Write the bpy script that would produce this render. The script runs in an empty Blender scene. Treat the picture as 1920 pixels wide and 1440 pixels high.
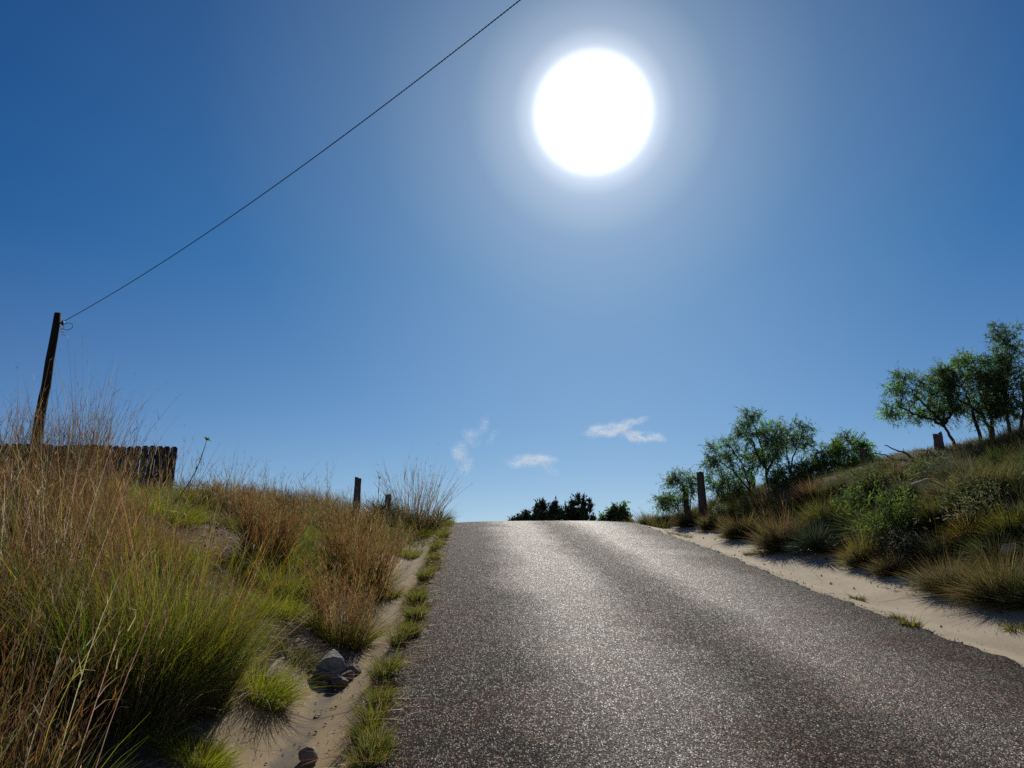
import bpy, math, random
import numpy as np
from mathutils import Vector, Matrix, Euler
from mathutils import noise as mnoise

rng = np.random.default_rng(7)
random.seed(7)
scene = bpy.context.scene
col = scene.collection
R = math.radians

# ------------------------------------------------------------------ camera
F = 1495.0                       # focal length in pixels of the 1920 wide photograph
PITCH, YAW = R(17.4), R(-2.96)
EYE = Vector((0, 0, 1.6))
cd = bpy.data.cameras.new('camera')
cam = bpy.data.objects.new('camera', cd)
col.objects.link(cam)
cam.location = EYE
cam.rotation_euler = Euler((math.pi / 2 + PITCH, 0, YAW), 'XYZ')
cd.sensor_width = 36
cd.lens = 36 * F / 1920
cd.clip_start = 0.05
cd.clip_end = 9000
scene.camera = cam
ROT = Euler((math.pi / 2 + PITCH, 0, YAW), 'XYZ').to_matrix()


def ray(px, py):
    return (ROT @ Vector(((px - 960) / F, (720 - py) / F, -1)))


def at(px, py, y):
    """world point seen at photo pixel (px,py) standing y metres up the road"""
    d = ray(px, py)
    return EYE + d * (y / d.y)


def mpp(y):
    return y / F * 1.0


SUN_DIR = ray(1112, 213).normalized()
SUN_EL = math.asin(SUN_DIR.z)
SUN_AZ = math.atan2(SUN_DIR.x, SUN_DIR.y)      # from +Y towards +X

# ------------------------------------------------------------------ terrain
SL = 0.2118
Y1, K = 17.9, 0.02


def road_z(y):
    y = np.asarray(y, float)
    d = np.clip(y - Y1, 0, 11.6)
    z = SL * np.minimum(y, Y1) + SL * d - K / 2 * d * d
    e = np.maximum(y - Y1 - 11.6, 0)
    return z + e * (SL - K * 11.6)


def crown(u):
    u = np.asarray(u, float)
    c = np.clip((u - 1.85) / 2.35, -1, 1)
    return 0.05 * (1 - c ** 4) + 0.012 * (np.clip(u, -0.5, 4.2) + 0.5)


_ph = rng.uniform(0, 6.28, (24, 2))
_fr = [(rng.uniform(-1, 1), rng.uniform(-1, 1)) for _ in range(24)]


def wob(x, y, scale, n0=0, n=8):
    s = 0
    for i in range(n0, n0 + n):
        a = i * 2.399
        f = scale * (0.6 + 0.25 * (i % 5))
        s = s + np.sin((x * math.cos(a) + y * math.sin(a)) * f + _ph[i % 24, 0])
    return s / n


def edge_l(y):
    return -0.52 + 0.05 * np.sin(np.asarray(y) * 1.7) + 0.03 * np.sin(np.asarray(y) * 4.3 + 1) + 0.02 * np.sin(np.asarray(y) * 11.) + .016 * np.sin(np.asarray(y) * 23.7 + np.sin(np.asarray(y) * 7))


def edge_r(y):
    return 4.17 + 0.05 * np.sin(np.asarray(y) * 0.9 + 2) + 0.03 * np.sin(np.asarray(y) * 5.1) + 0.022 * np.sin(np.asarray(y) * 13.) + .02 * np.sin(np.asarray(y) * 27.3 + np.sin(np.asarray(y) * 9))


def PL(y):
    return np.interp(y, [-40, 0, 6, 8, 10, 12, 14, 16, 17.5, 21, 28, 60], [0.8, 1.2, 1.4, 1.3, 1.2, 1.08, .98, .82, .75, 0.5, 0.3, 0.2])


def PR(y):
    return np.interp(y, [-40, 0, 8, 12, 16, 18, 20, 23, 28, 60], [0.8, 1.2, 1.5, 1.95, 2.2, 2.0, 1.42, 0.8, 0.4, 0.3])


def ground_z(x, y, bump=True):
    x = np.asarray(x, float)
    y = np.asarray(y, float)
    pl, pr = PL(y), PR(y)
    s = np.zeros(np.broadcast(x, y).shape)
    # left side
    def seg(u, pts):
        out = np.zeros_like(s)
        for (u0, z0), (u1, z1) in zip(pts[:-1], pts[1:]):
            m = (u >= u0) & (u < u1)
            out = np.where(m, z0 + (z1 - z0) * (u - u0) / (u1 - u0), out)
        out = np.where(u >= pts[-1][0], pts[-1][1], out)
        return out
    ul = -x
    zl = seg(ul, [(0.5, 0 * pl), (0.6, 0 * pl - .03), (0.8, 0 * pl - .15), (1.05, 0 * pl - .21), (1.28, 0 * pl - .14), (1.5, 0 * pl + .0), (1.9, 0.05 + .03 * pl),
                  (3.4, .5 * pl), (4.8, .92 * pl), (8., 1.05 * pl), (60., 1.2 * pl)])
    ur = x
    zr = seg(ur, [(4.17, 0 * pr), (4.3, 0 * pr - .02), (4.85, 0 * pr - .13), (5.55, 0 * pr - .03), (6.05, .10 + 0 * pr),
                  (7.1, .5 * pr), (9.4, .82 * pr), (12., pr), (20., 1.2 * pr), (60., 1.4 * pr)])
    s = np.where(ul > .5, zl, np.where(ur > 4.17, zr, 0))
    z = road_z(y) + s + np.where((ul <= .5) & (ur <= 4.17), crown(x), crown(np.clip(x, -.5, 4.17)))
    if bump:
        far = np.clip(np.maximum(ul - 1.5, ur - 5.5), 0, 1)
        z = z + far * (0.07 * wob(x, y, 2.2) + 0.03 * wob(x, y, 6.5, 8))
    return z


def hit(px, py):
    """where the ray through a photo pixel meets the terrain"""
    d = ray(px, py)
    d = d / d.y
    ys = np.linspace(2, 60, 6000)
    z = EYE.z + d.z * ys
    g = ground_z(d.x * ys, ys, False)
    below = np.nonzero(z <= g)[0]
    y = ys[below[0]] if len(below) else 21.0
    return (d.x * y, y, float(ground_z(d.x * y, y)))


def spot(px, y):
    d = ray(px, 900)
    x = d.x * y / d.y
    return (x, y, float(ground_z(x, y)))


# ------------------------------------------------------------------ helpers
def tag(o, label=None, cat=None, group=None, kind=None):
    if label: o['label'] = label
    if cat: o['category'] = cat
    if group: o['group'] = group
    if kind: o['kind'] = kind
    return o


def empty(name, loc, label, cat, group=None):
    o = bpy.data.objects.new(name, None)
    o.empty_display_size = 0.1
    col.objects.link(o)
    o.location = loc
    return tag(o, label, cat, group)


class Geo:
    def __init__(s):
        s.V, s.F, s.C, s.n = [], [], [], 0

    def add(s, V, Fq, C=None):
        V = np.asarray(V, float).reshape(-1, 3)
        Fq = np.asarray(Fq, int).reshape(-1, 4)
        s.V.append(V)
        s.F.append(Fq + s.n)
        s.C.append(np.ones((len(V), 3)) if C is None else np.broadcast_to(np.asarray(C, float).reshape(-1, 3), (len(V), 3)))
        s.n += len(V)
        return s

    def build(s, name, mat, origin=(0, 0, 0), parent=None, smooth=False):
        V = np.concatenate(s.V) - np.asarray(origin)
        Fq = np.concatenate(s.F)
        C = np.concatenate(s.C)
        me = bpy.data.meshes.new(name)
        nv, nf = len(V), len(Fq)
        tri = Fq[:, 2] == Fq[:, 3]
        cnt = np.where(tri, 3, 4)
        start = np.concatenate([[0], np.cumsum(cnt)[:-1]])
        keep = np.ones((nf, 4), bool)
        keep[tri, 3] = False
        loops = Fq[keep]
        me.vertices.add(nv)
        me.vertices.foreach_set('co', V.astype(np.float32).ravel())
        me.loops.add(len(loops))
        me.loops.foreach_set('vertex_index', loops.astype(np.int32))
        me.polygons.add(nf)
        me.polygons.foreach_set('loop_start', start.astype(np.int32))
        me.polygons.foreach_set('loop_total', cnt.astype(np.int32))
        if smooth:
            me.polygons.foreach_set('use_smooth', np.ones(nf, bool))
        a = me.attributes.new('Col', 'FLOAT_COLOR', 'POINT')
        a.data.foreach_set('color', np.concatenate([C, np.ones((nv, 1))], 1).astype(np.float32).ravel())
        me.update(calc_edges=True)
        me.materials.append(mat)
        o = bpy.data.objects.new(name, me)
        col.objects.link(o)
        if parent is not None:
            o.parent = parent
        else:
            o.location = origin
        return o


def nrm(v):
    return v / np.maximum(np.linalg.norm(v, axis=-1, keepdims=True), 1e-9)


def ribbons(g, base, d, L, bend, w, S, c0, c1, taper=1.5, kink=.16):
    """blades: base (N,3), direction d, length L, bend vector (relative to L), width w"""
    N = len(base)
    if N == 0: return None
    L = np.broadcast_to(np.asarray(L, float), (N,))
    w = np.broadcast_to(np.asarray(w, float), (N,))
    c0 = np.broadcast_to(np.asarray(c0, float), (N, 3))
    c1 = np.broadcast_to(np.asarray(c1, float), (N, 3))
    t = np.linspace(0, 1, S + 1)
    P = base[:, None] + L[:, None, None] * (d[:, None] * t[None, :, None] + bend[:, None] * (t ** 2)[None, :, None])
    if S >= 3:
        kk = rng.normal(0, kink, (N, 3)) * (rng.uniform(0, 1, (N, 1)) < .45)
        kk[:, 2] = -np.abs(kk[:, 2])
        P = P + L[:, None, None] * kk[:, None] * np.maximum(t - rng.uniform(.35, .7, (N, 1)), 0)[:, :, None]
    rnd = nrm(rng.normal(size=(N, 3)))
    side = nrm(np.cross(d, rnd))
    hw = (w[:, None] / 2) * (1 - 0.9 * t[None] ** taper)
    A = P - side[:, None] * hw[..., None]
    B = P + side[:, None] * hw[..., None]
    V = np.stack([A, B], 2).reshape(N, (S + 1) * 2, 3)
    C = (c0[:, None] * (1 - t)[None, :, None] + c1[:, None] * t[None, :, None])
    C = np.repeat(C, 2, axis=1)
    i = np.arange(S) * 2
    f = np.stack([i, i + 1, i + 3, i + 2], 1)
    Fq = (np.arange(N) * (S + 1) * 2)[:, None, None] + f[None]
    g.add(V.reshape(-1, 3), Fq.reshape(-1, 4), C.reshape(-1, 3))
    return P


def vary(c, n, amt=0.25, hue=0.12):
    c = np.asarray(c, float)
    if c.ndim == 1: c = np.repeat(c[None], n, 0)
    k = np.exp(rng.normal(0, amt, (n, 1)))
    h = np.exp(rng.normal(0, hue, (n, 3)))
    return np.clip(c * k * h, 0.01, 0.7)


def mixpick(cols, n, p=None):
    cols = np.asarray(cols, float)
    return cols[rng.choice(len(cols), n, p=p)]


def tube(g, pts, rad, sides=6, c=(1, 1, 1), cap=True):
    pts = np.asarray(pts, float)
    n = len(pts)
    rad = np.broadcast_to(np.asarray(rad, float), (n,))
    T = np.gradient(pts, axis=0)
    T = nrm(T)
    ref = np.array([0.31, 0.17, 0.93]) if abs(T[0, 2]) < .9 else np.array([1., 0.1, 0])
    V = []
    for i in range(n):
        a = nrm(np.cross(T[i], ref))
        b = np.cross(T[i], a)
        an = np.arange(sides) / sides * 2 * np.pi
        V.append(pts[i] + rad[i] * (np.cos(an)[:, None] * a + np.sin(an)[:, None] * b))
    V = np.concatenate(V)
    Fq = []
    for i in range(n - 1):
        for k in range(sides):
            k2 = (k + 1) % sides
            Fq.append((i * sides + k, i * sides + k2, (i + 1) * sides + k2, (i + 1) * sides + k))
    if cap:
        V = np.concatenate([V, pts[:1], pts[-1:]])
        for k in range(sides):
            k2 = (k + 1) % sides
            Fq.append((k2, k, n * sides, n * sides))
            Fq.append(((n - 1) * sides + k, (n - 1) * sides + k2, n * sides + 1, n * sides + 1))
    g.add(V, Fq, c)


# ------------------------------------------------------------------ materials
def mat(name):
    m = bpy.data.materials.new(name)
    m.use_nodes = True
    nt = m.node_tree
    nt.nodes.clear()
    out = nt.nodes.new('ShaderNodeOutputMaterial')
    return m, nt, out


def N(nt, typ, ins=None, **kw):
    n = nt.nodes.new(typ)
    for k, v in kw.items():
        setattr(n, k, v)
    for k, v in (ins or {}).items():
        s = n.inputs[k]
        if hasattr(v, 'is_output') or isinstance(v, bpy.types.NodeSocket):
            nt.links.new(v, s)
        else:
            s.default_value = v
    return n


def ramp(nt, fac, stops, interp='LINEAR'):
    n = nt.nodes.new('ShaderNodeValToRGB')
    n.color_ramp.interpolation = interp
    e = n.color_ramp.elements
    while len(e) < len(stops): e.new(0.5)
    for el, (p, c) in zip(e, stops):
        el.position = p
        el.color = (c[0], c[1], c[2], 1) if not isinstance(c, (int, float)) else (c, c, c, 1)
    if fac is not None: nt.links.new(fac, n.inputs[0])
    return n.outputs[0]


def math_(nt, op, a, b=0.0, c=None, clamp=False):
    n = nt.nodes.new('ShaderNodeMath')
    n.operation = op
    n.use_clamp = clamp
    for i, v in enumerate((a, b) if c is None else (a, b, c)):
        if isinstance(v, (int, float)): n.inputs[i].default_value = v
        else: nt.links.new(v, n.inputs[i])
    return n.outputs[0]


def mixc(nt, fac, a, b, blend='MIX'):
    n = nt.nodes.new('ShaderNodeMix')
    n.data_type = 'RGBA'
    n.blend_type = blend
    for sck, v in ((n.inputs[0], fac), (n.inputs[6], a), (n.inputs[7], b)):
        if isinstance(v, (int, float)): sck.default_value = v
        elif isinstance(v, tuple): sck.default_value = (v[0], v[1], v[2], 1)
        else: nt.links.new(v, sck)
    return n.outputs[2]


def leaf_mat(name, trans=0.5, rough=0.5, gain=1.0, spec=0.3):
    m, nt, out = mat(name)
    a = N(nt, 'ShaderNodeAttribute', attribute_name='Col')
    p = N(nt, 'ShaderNodeBsdfPrincipled', {'Base Color': a.outputs['Color'], 'Roughness': rough, 'Specular IOR Level': spec})
    hs = N(nt, 'ShaderNodeHueSaturation', {'Saturation': 1.12, 'Value': gain, 'Color': a.outputs['Color']})
    t = N(nt, 'ShaderNodeBsdfTranslucent', {'Color': hs.outputs[0]})
    mx = N(nt, 'ShaderNodeMixShader', {0: trans, 1: p.outputs[0], 2: t.outputs[0]})
    nt.links.new(mx.outputs[0], out.inputs[0])
    return m


def col_mat(name, rough=0.85, bump=0.0, bscale=40, noise_amt=0.4, spec=0.2):
    """colour attribute x noise, used for wood, bark and stone"""
    m, nt, out = mat(name)
    a = N(nt, 'ShaderNodeAttribute', attribute_name='Col')
    tc = N(nt, 'ShaderNodeTexCoord')
    no = N(nt, 'ShaderNodeTexNoise', {'Vector': tc.outputs['Object'], 'Scale': bscale, 'Detail': 6})
    f = ramp(nt, no.outputs[0], [(0.25, 1 - noise_amt), (0.75, 1 + noise_amt)])
    c = mixc(nt, 1.0, a.outputs['Color'], f, 'MULTIPLY')
    p = N(nt, 'ShaderNodeBsdfPrincipled', {'Base Color': c, 'Roughness': rough, 'Specular IOR Level': spec})
    if bump:
        b = N(nt, 'ShaderNodeBump', {'Height': no.outputs[0], 'Strength': 0.6, 'Distance': bump})
        nt.links.new(b.outputs[0], p.inputs['Normal'])
    nt.links.new(p.outputs[0], out.inputs[0])
    return m


def wood_mat(name, c_dark, c_light, zstretch=0.08, scale=30):
    m, nt, out = mat(name)
    tc = N(nt, 'ShaderNodeTexCoord')
    mp = N(nt, 'ShaderNodeMapping', {'Vector': tc.outputs['Object'], 'Scale': (1, 1, zstretch)})
    no = N(nt, 'ShaderNodeTexNoise', {'Vector': mp.outputs[0], 'Scale': scale, 'Detail': 8, 'Roughness': .65})
    inf = N(nt, 'ShaderNodeObjectInfo')
    c = ramp(nt, no.outputs[0], [(0.3, c_dark), (0.7, c_light)])
    v = math_(nt, 'MULTIPLY_ADD', inf.outputs['Random'], 0.5, 0.75)
    c = N(nt, 'ShaderNodeHueSaturation', {'Color': c, 'Value': v}).outputs[0]
    p = N(nt, 'ShaderNodeBsdfPrincipled', {'Base Color': c, 'Roughness': .85, 'Specular IOR Level': .2})
    b = N(nt, 'ShaderNodeBump', {'Height': no.outputs[0], 'Strength': 0.7, 'Distance': .015})
    nt.links.new(b.outputs[0], p.inputs['Normal'])
    nt.links.new(p.outputs[0], out.inputs[0])
    return m


def road_mat():
    m, nt, out = mat('chip_seal')
    tc = N(nt, 'ShaderNodeTexCoord')
    P = tc.outputs['Object']
    # chips were rolled in along the lane, so they lie lengthwise
    Q = N(nt, 'ShaderNodeMapping', {'Vector': P, 'Scale': (1, .42, 1)}).outputs[0]
    vo = N(nt, 'ShaderNodeTexVoronoi', {'Vector': Q, 'Scale': 128, 'Randomness': 1.0})
    vo2 = N(nt, 'ShaderNodeTexVoronoi', {'Vector': Q, 'Scale': 45})
    big = N(nt, 'ShaderNodeTexNoise', {'Vector': P, 'Scale': .9, 'Detail': 5})
    mid = N(nt, 'ShaderNodeTexNoise', {'Vector': P, 'Scale': 6, 'Detail': 4})
    sx = N(nt, 'ShaderNodeSeparateXYZ', {0: P})
    wx = math_(nt, 'MULTIPLY_ADD', big.outputs[0], 0.9, math_(nt, 'ADD', sx.outputs[0], -0.45))
    # polished wheel paths
    mr = N(nt, 'ShaderNodeMapRange', {0: wx, 1: -0.6, 2: 4.3, 3: 0, 4: 1})
    track = ramp(nt, mr.outputs[0], [(0.0, 0.0), (0.17, 0.05), (0.3, 0.95), (0.4, 0.9), (0.5, 0.12), (0.58, 0.2), (0.68, 0.95), (0.78, 0.7), (0.9, 0.1), (1, 0)])
    sep = N(nt, 'ShaderNodeSeparateColor', {0: vo.outputs['Color']})
    chip = ramp(nt, sep.outputs[0], [(0, (.010, .008, .0075)), (.45, (.024, .019, .0175)), (.70, (.055, .043, .038)), (.84, (.13, .104, .09)), (.93, (.27, .22, .185)), (1, (.48, .40, .34))])  # palest tones also put the glint of chip tops into the base colour
    c = mixc(nt, math_(nt, 'MULTIPLY', track, 0.4), chip, mixc(nt, 1.0, chip, (1.9, 1.85, 1.75), 'MULTIPLY'))
    # clusters of chips and bare binder, so that the grain survives further up the road
    n30 = N(nt, 'ShaderNodeTexNoise', {'Vector': Q, 'Scale': 20, 'Detail': 6, 'Roughness': .8})
    c = mixc(nt, 1.0, c, ramp(nt, n30.outputs[0], [(0.36, .3), (0.5, .8), (0.64, 2.0)]), 'MULTIPLY')
    rust = ramp(nt, big.outputs[0], [(0.40, 0.0), (0.58, 0.9)])
    c = mixc(nt, rust, c, mixc(nt, 1.0, c, (1.2, .74, .50), 'MULTIPLY'))
    blot = ramp(nt, mid.outputs[0], [(0.3, .68), (0.7, 1.25)])
    c = mixc(nt, 1.0, c, blot, 'MULTIPLY')
    c = mixc(nt, 1.0, c, (1.06, .97, .85), 'MULTIPLY')
    # bitumen in the joints
    j = ramp(nt, vo.outputs['Distance'], [(0.25, 1.0), (0.62, 0.28)])
    c = mixc(nt, 1.0, c, j, 'MULTIPLY')
    rough = math_(nt, 'MULTIPLY_ADD', track, -0.12, 0.80)
    rough = math_(nt, 'MULTIPLY_ADD', sep.outputs[1], 0.16, math_(nt, 'ADD', rough, -.05))
    # every chip has its own tilt: height = random ramp across the cell
    h = math_(nt, 'MULTIPLY', math_(nt, 'SUBTRACT', 0.7, vo.outputs['Distance']), math_(nt, 'MULTIPLY_ADD', sep.outputs[2], .9, .4))
    h = math_(nt, 'MULTIPLY_ADD', vo2.outputs['Distance'], -0.5, h)
    b = N(nt, 'ShaderNodeBump', {'Height': h, 'Strength': .8, 'Distance': .010})
    # a few chips have glassy broken faces, the binder between them is dull
    spec = ramp(nt, sep.outputs[1], [(0, .05), (.62, .08), (.82, .26), (1, .62)])
    spec = math_(nt, 'MULTIPLY', spec, math_(nt, 'MULTIPLY_ADD', track, .75, .30))
    rough = math_(nt, 'MULTIPLY', rough, ramp(nt, sep.outputs[1], [(.6, 1.0), (.85, .8), (1, .68)]))
    p = N(nt, 'ShaderNodeBsdfPrincipled', {'Base Color': c, 'Roughness': rough, 'Specular IOR Level': spec, 'Normal': b.outputs[0]})
    nt.links.new(p.outputs[0], out.inputs[0])
    return m


def gutter_mat(name, base, joints, xc, silt):
    """sandy concrete with cracked joints; silt = strength of the dark silt line along the invert"""
    m, nt, out = mat(name)
    tc = N(nt, 'ShaderNodeTexCoord')
    P = tc.outputs['Object']
    n1 = N(nt, 'ShaderNodeTexNoise', {'Vector': P, 'Scale': 1.6, 'Detail': 6})
    n2 = N(nt, 'ShaderNodeTexNoise', {'Vector': P, 'Scale': 55, 'Detail': 5, 'Roughness': .7})
    n3 = N(nt, 'ShaderNodeTexNoise', {'Vector': P, 'Scale': 7, 'Detail': 4})
    b0 = np.array(base)
    c = ramp(nt, n1.outputs[0], [(0.3, tuple(b0 * .78)), (0.7, tuple(b0 * 1.12))])
    c = mixc(nt, 1.0, c, ramp(nt, n2.outputs[0], [(0.3, .8), (0.7, 1.18)]), 'MULTIPLY')
    # pale chips lying in the sand
    vo = N(nt, 'ShaderNodeTexVoronoi', {'Vector': P, 'Scale': 26})
    sc = N(nt, 'ShaderNodeSeparateColor', {0: vo.outputs['Color']})
    pick = math_(nt, 'MULTIPLY', math_(nt, 'GREATER_THAN', sc.outputs[0], .86), math_(nt, 'LESS_THAN', vo.outputs['Distance'], .24))
    c = mixc(nt, math_(nt, 'MULTIPLY', pick, .6), c, (.55, .5, .42))
    pickd = math_(nt, 'MULTIPLY', math_(nt, 'LESS_THAN', sc.outputs[1], .08), math_(nt, 'LESS_THAN', vo.outputs['Distance'], .28))
    c = mixc(nt, math_(nt, 'MULTIPLY', pickd, .7), c, (.09, .07, .055))
    sx = N(nt, 'ShaderNodeSeparateXYZ', {0: P})
    if silt:
        dx = math_(nt, 'ABSOLUTE', math_(nt, 'SUBTRACT', math_(nt, 'MULTIPLY_ADD', n3.outputs[0], .22, sx.outputs[0]), xc + .11))
        f = ramp(nt, dx, [(0.0, 1.0), (0.05, .85), (0.10, 0.0)])
        f = math_(nt, 'MULTIPLY', f, ramp(nt, n1.outputs[0], [(0.35, .25), (0.6, 1.0)]))
        c = mixc(nt, math_(nt, 'MULTIPLY', f, silt), c, (.10, .085, .07))
    for yj in joints:
        wv = math_(nt, 'MULTIPLY_ADD', n3.outputs[0], .10, sx.outputs[1])
        dj = math_(nt, 'ABSOLUTE', math_(nt, 'SUBTRACT', wv, yj + .05))
        f = ramp(nt, dj, [(0.0, 1.0), (0.011, .9), (0.02, 0.0)])
        c = mixc(nt, math_(nt, 'MULTIPLY', f, .8), c, (.06, .05, .04))
    hb = math_(nt, 'ADD', math_(nt, 'MULTIPLY', n2.outputs[0], .6), n3.outputs[0])
    bp = N(nt, 'ShaderNodeBump', {'Height': hb, 'Strength': 0.3, 'Distance': .010})
    p = N(nt, 'ShaderNodeBsdfPrincipled', {'Base Color': c, 'Roughness': .9, 'Specular IOR Level': .15, 'Normal': bp.outputs[0]})
    nt.links.new(p.outputs[0], out.inputs[0])
    return m


def soil_mat():
    m, nt, out = mat('soil')
    tc = N(nt, 'ShaderNodeTexCoord')
    P = tc.outputs['Object']
    n1 = N(nt, 'ShaderNodeTexNoise', {'Vector': P, 'Scale': 1.1, 'Detail': 6})
    n2 = N(nt, 'ShaderNodeTexNoise', {'Vector': P, 'Scale': 22, 'Detail': 8, 'Roughness': .7})
    vo = N(nt, 'ShaderNodeTexVoronoi', {'Vector': P, 'Scale': 17})
    c = ramp(nt, n1.outputs[0], [(0.3, (.085, .055, .038)), (0.5, (.125, .084, .058)), (0.7, (.16, .118, .085))])
    c = mixc(nt, 1.0, c, ramp(nt, n2.outputs[0], [(0.3, .55), (0.7, 1.4)]), 'MULTIPLY')
    sc = N(nt, 'ShaderNodeSeparateColor', {0: vo.outputs['Color']})
    pick = math_(nt, 'MULTIPLY', math_(nt, 'GREATER_THAN', sc.outputs[0], .8), math_(nt, 'LESS_THAN', vo.outputs['Distance'], .35))
    c = mixc(nt, math_(nt, 'MULTIPLY', pick, .7), c, (.36, .31, .25))
    h = math_(nt, 'ADD', n2.outputs[0], math_(nt, 'MULTIPLY', pick, .4))
    b = N(nt, 'ShaderNodeBump', {'Height': h, 'Strength': .9, 'Distance': .05})
    p = N(nt, 'ShaderNodeBsdfPrincipled', {'Base Color': c, 'Roughness': .95, 'Specular IOR Level': .1, 'Normal': b.outputs[0]})
    nt.links.new(p.outputs[0], out.inputs[0])
    return m


M = {}
M['grass'] = leaf_mat('grass_blade', .56, .55, 1.38, .2)
M['leaf'] = leaf_mat('tree_leaf', .55, .65, 1.8, .12)
M['yucca'] = leaf_mat('yucca_leaf', .15, .55, 1.0, .25)
M['juniper'] = leaf_mat('juniper_leaf', .25, .6, 1.1, .2)
M['bark'] = col_mat('bark', .9, .02, 35)
M['stone'] = col_mat('stone', .9, .03, 22, .45)
M['wood_post'] = wood_mat('weathered_post', (.04, .036, .033), (.12, .108, .098), .1, 26)
M['pole'] = wood_mat('creosote_pole', (.009, .008, .008), (.024, .02, .018), .05, 22)
M['picket'] = wood_mat('old_picket', (.018, .0175, .018), (.058, .055, .055), .06, 34)
M['steel'] = col_mat('dark_metal', .5, 0, 30, .2, .5)
M['road'] = road_mat()
M['soil'] = soil_mat()

# ------------------------------------------------------------------ ground, road, gutters
def grid_obj(name, xs, ys, zf, m, smooth=True, xy=None):
    X, Y = np.meshgrid(xs, ys)
    if xy: X, Y = xy(X, Y)
    Z = zf(X, Y)
    nx, ny = len(xs), len(ys)
    V = np.stack([X, Y, Z], -1).reshape(-1, 3)
    i, j = np.meshgrid(np.arange(nx - 1), np.arange(ny - 1))
    a = (j * nx + i).ravel()
    Fq = np.stack([a, a + 1, a + nx + 1, a + nx], 1)
    g = Geo()
    g.add(V, Fq)
    return g.build(name, m, smooth=smooth)


def gz(X, Y):
    z = ground_z(X, Y)
    under = ((X > -1.42) & (X < 5.88))
    return z - np.where(under, 0.07, 0)


xs = np.concatenate([[-220, -150, -100, -70, -45, -30, -22, -16, -12.5], np.arange(-10.5, 13.5, .12), [15, 18, 23, 30, 45, 70, 100, 150, 220]])
ys = np.concatenate([[-60, -40, -25, -15, -9, -6, -4, -2.5], np.arange(-1.5, 27, .15), np.arange(27.5, 50, .8), [55, 62, 72, 90, 120, 170, 250, 380]])
ground = grid_obj('ground', xs, ys, gz, M['soil'])
tag(ground, 'brown soil and stones of the sloping roadside banks', kind='structure')

ry = np.concatenate([[-60, -30, -15, -8, -5, -3], np.arange(-2, 30, .08), np.arange(30.5, 60, 1.0)])
ru = np.concatenate([[0, .004], np.linspace(.015, .985, 50), [.996, 1]])


def road_xy(U, Y):
    l, r = edge_l(Y), edge_r(Y)
    return l + (r - l) * U, Y


def road_zf(X, Y):
    l, r = edge_l(Y), edge_r(Y)
    lip = np.where((X <= l + 1e-6) | (X >= r - 1e-6), -0.06, 0.0)
    return road_z(Y) + crown(X) + lip + .004 * wob(X, Y, 3.1)


road = grid_obj('road', ru, ry, road_zf, M['road'], xy=road_xy)
tag(road, 'steep single-lane chip-seal road climbing to the crest', kind='structure')

M['gut_l'] = gutter_mat('sandy_concrete', (.31, .225, .12), [5.9, 9.9, 13.7, 17.5], -1.05, .85)
M['gut_r'] = gutter_mat('pale_sandy_concrete', (.43, .35, .235), [5.6, 9.6, 13.3, 17.2], 4.8, 0)


def gut_z(X, Y):
    return ground_z(X, Y, False) + .005 * wob(X, Y, 2.0) - 0.004 - .055 * np.clip((4.30 - X) / .12, 0, 1) * (X > 2) - .05 * np.clip((X + .64) / .1, 0, 1) * (X < 2)


gl = grid_obj('gutter', np.linspace(-1.55, -.44, 22), np.concatenate([[-50, -20, -6], np.arange(-2, 24, .15)]), gut_z, M['gut_l'])
tag(gl, 'sandy concrete drainage gutter with a dark silt line, left of the road', kind='structure')
gr = grid_obj('gutter', np.linspace(4.05, 6.0, 32), np.concatenate([[-50, -20, -6], np.arange(-2, 24, .15)]), gut_z, M['gut_r'])
tag(gr, 'pale shallow sandy concrete gutter along the right edge of the road', kind='structure')

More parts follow.
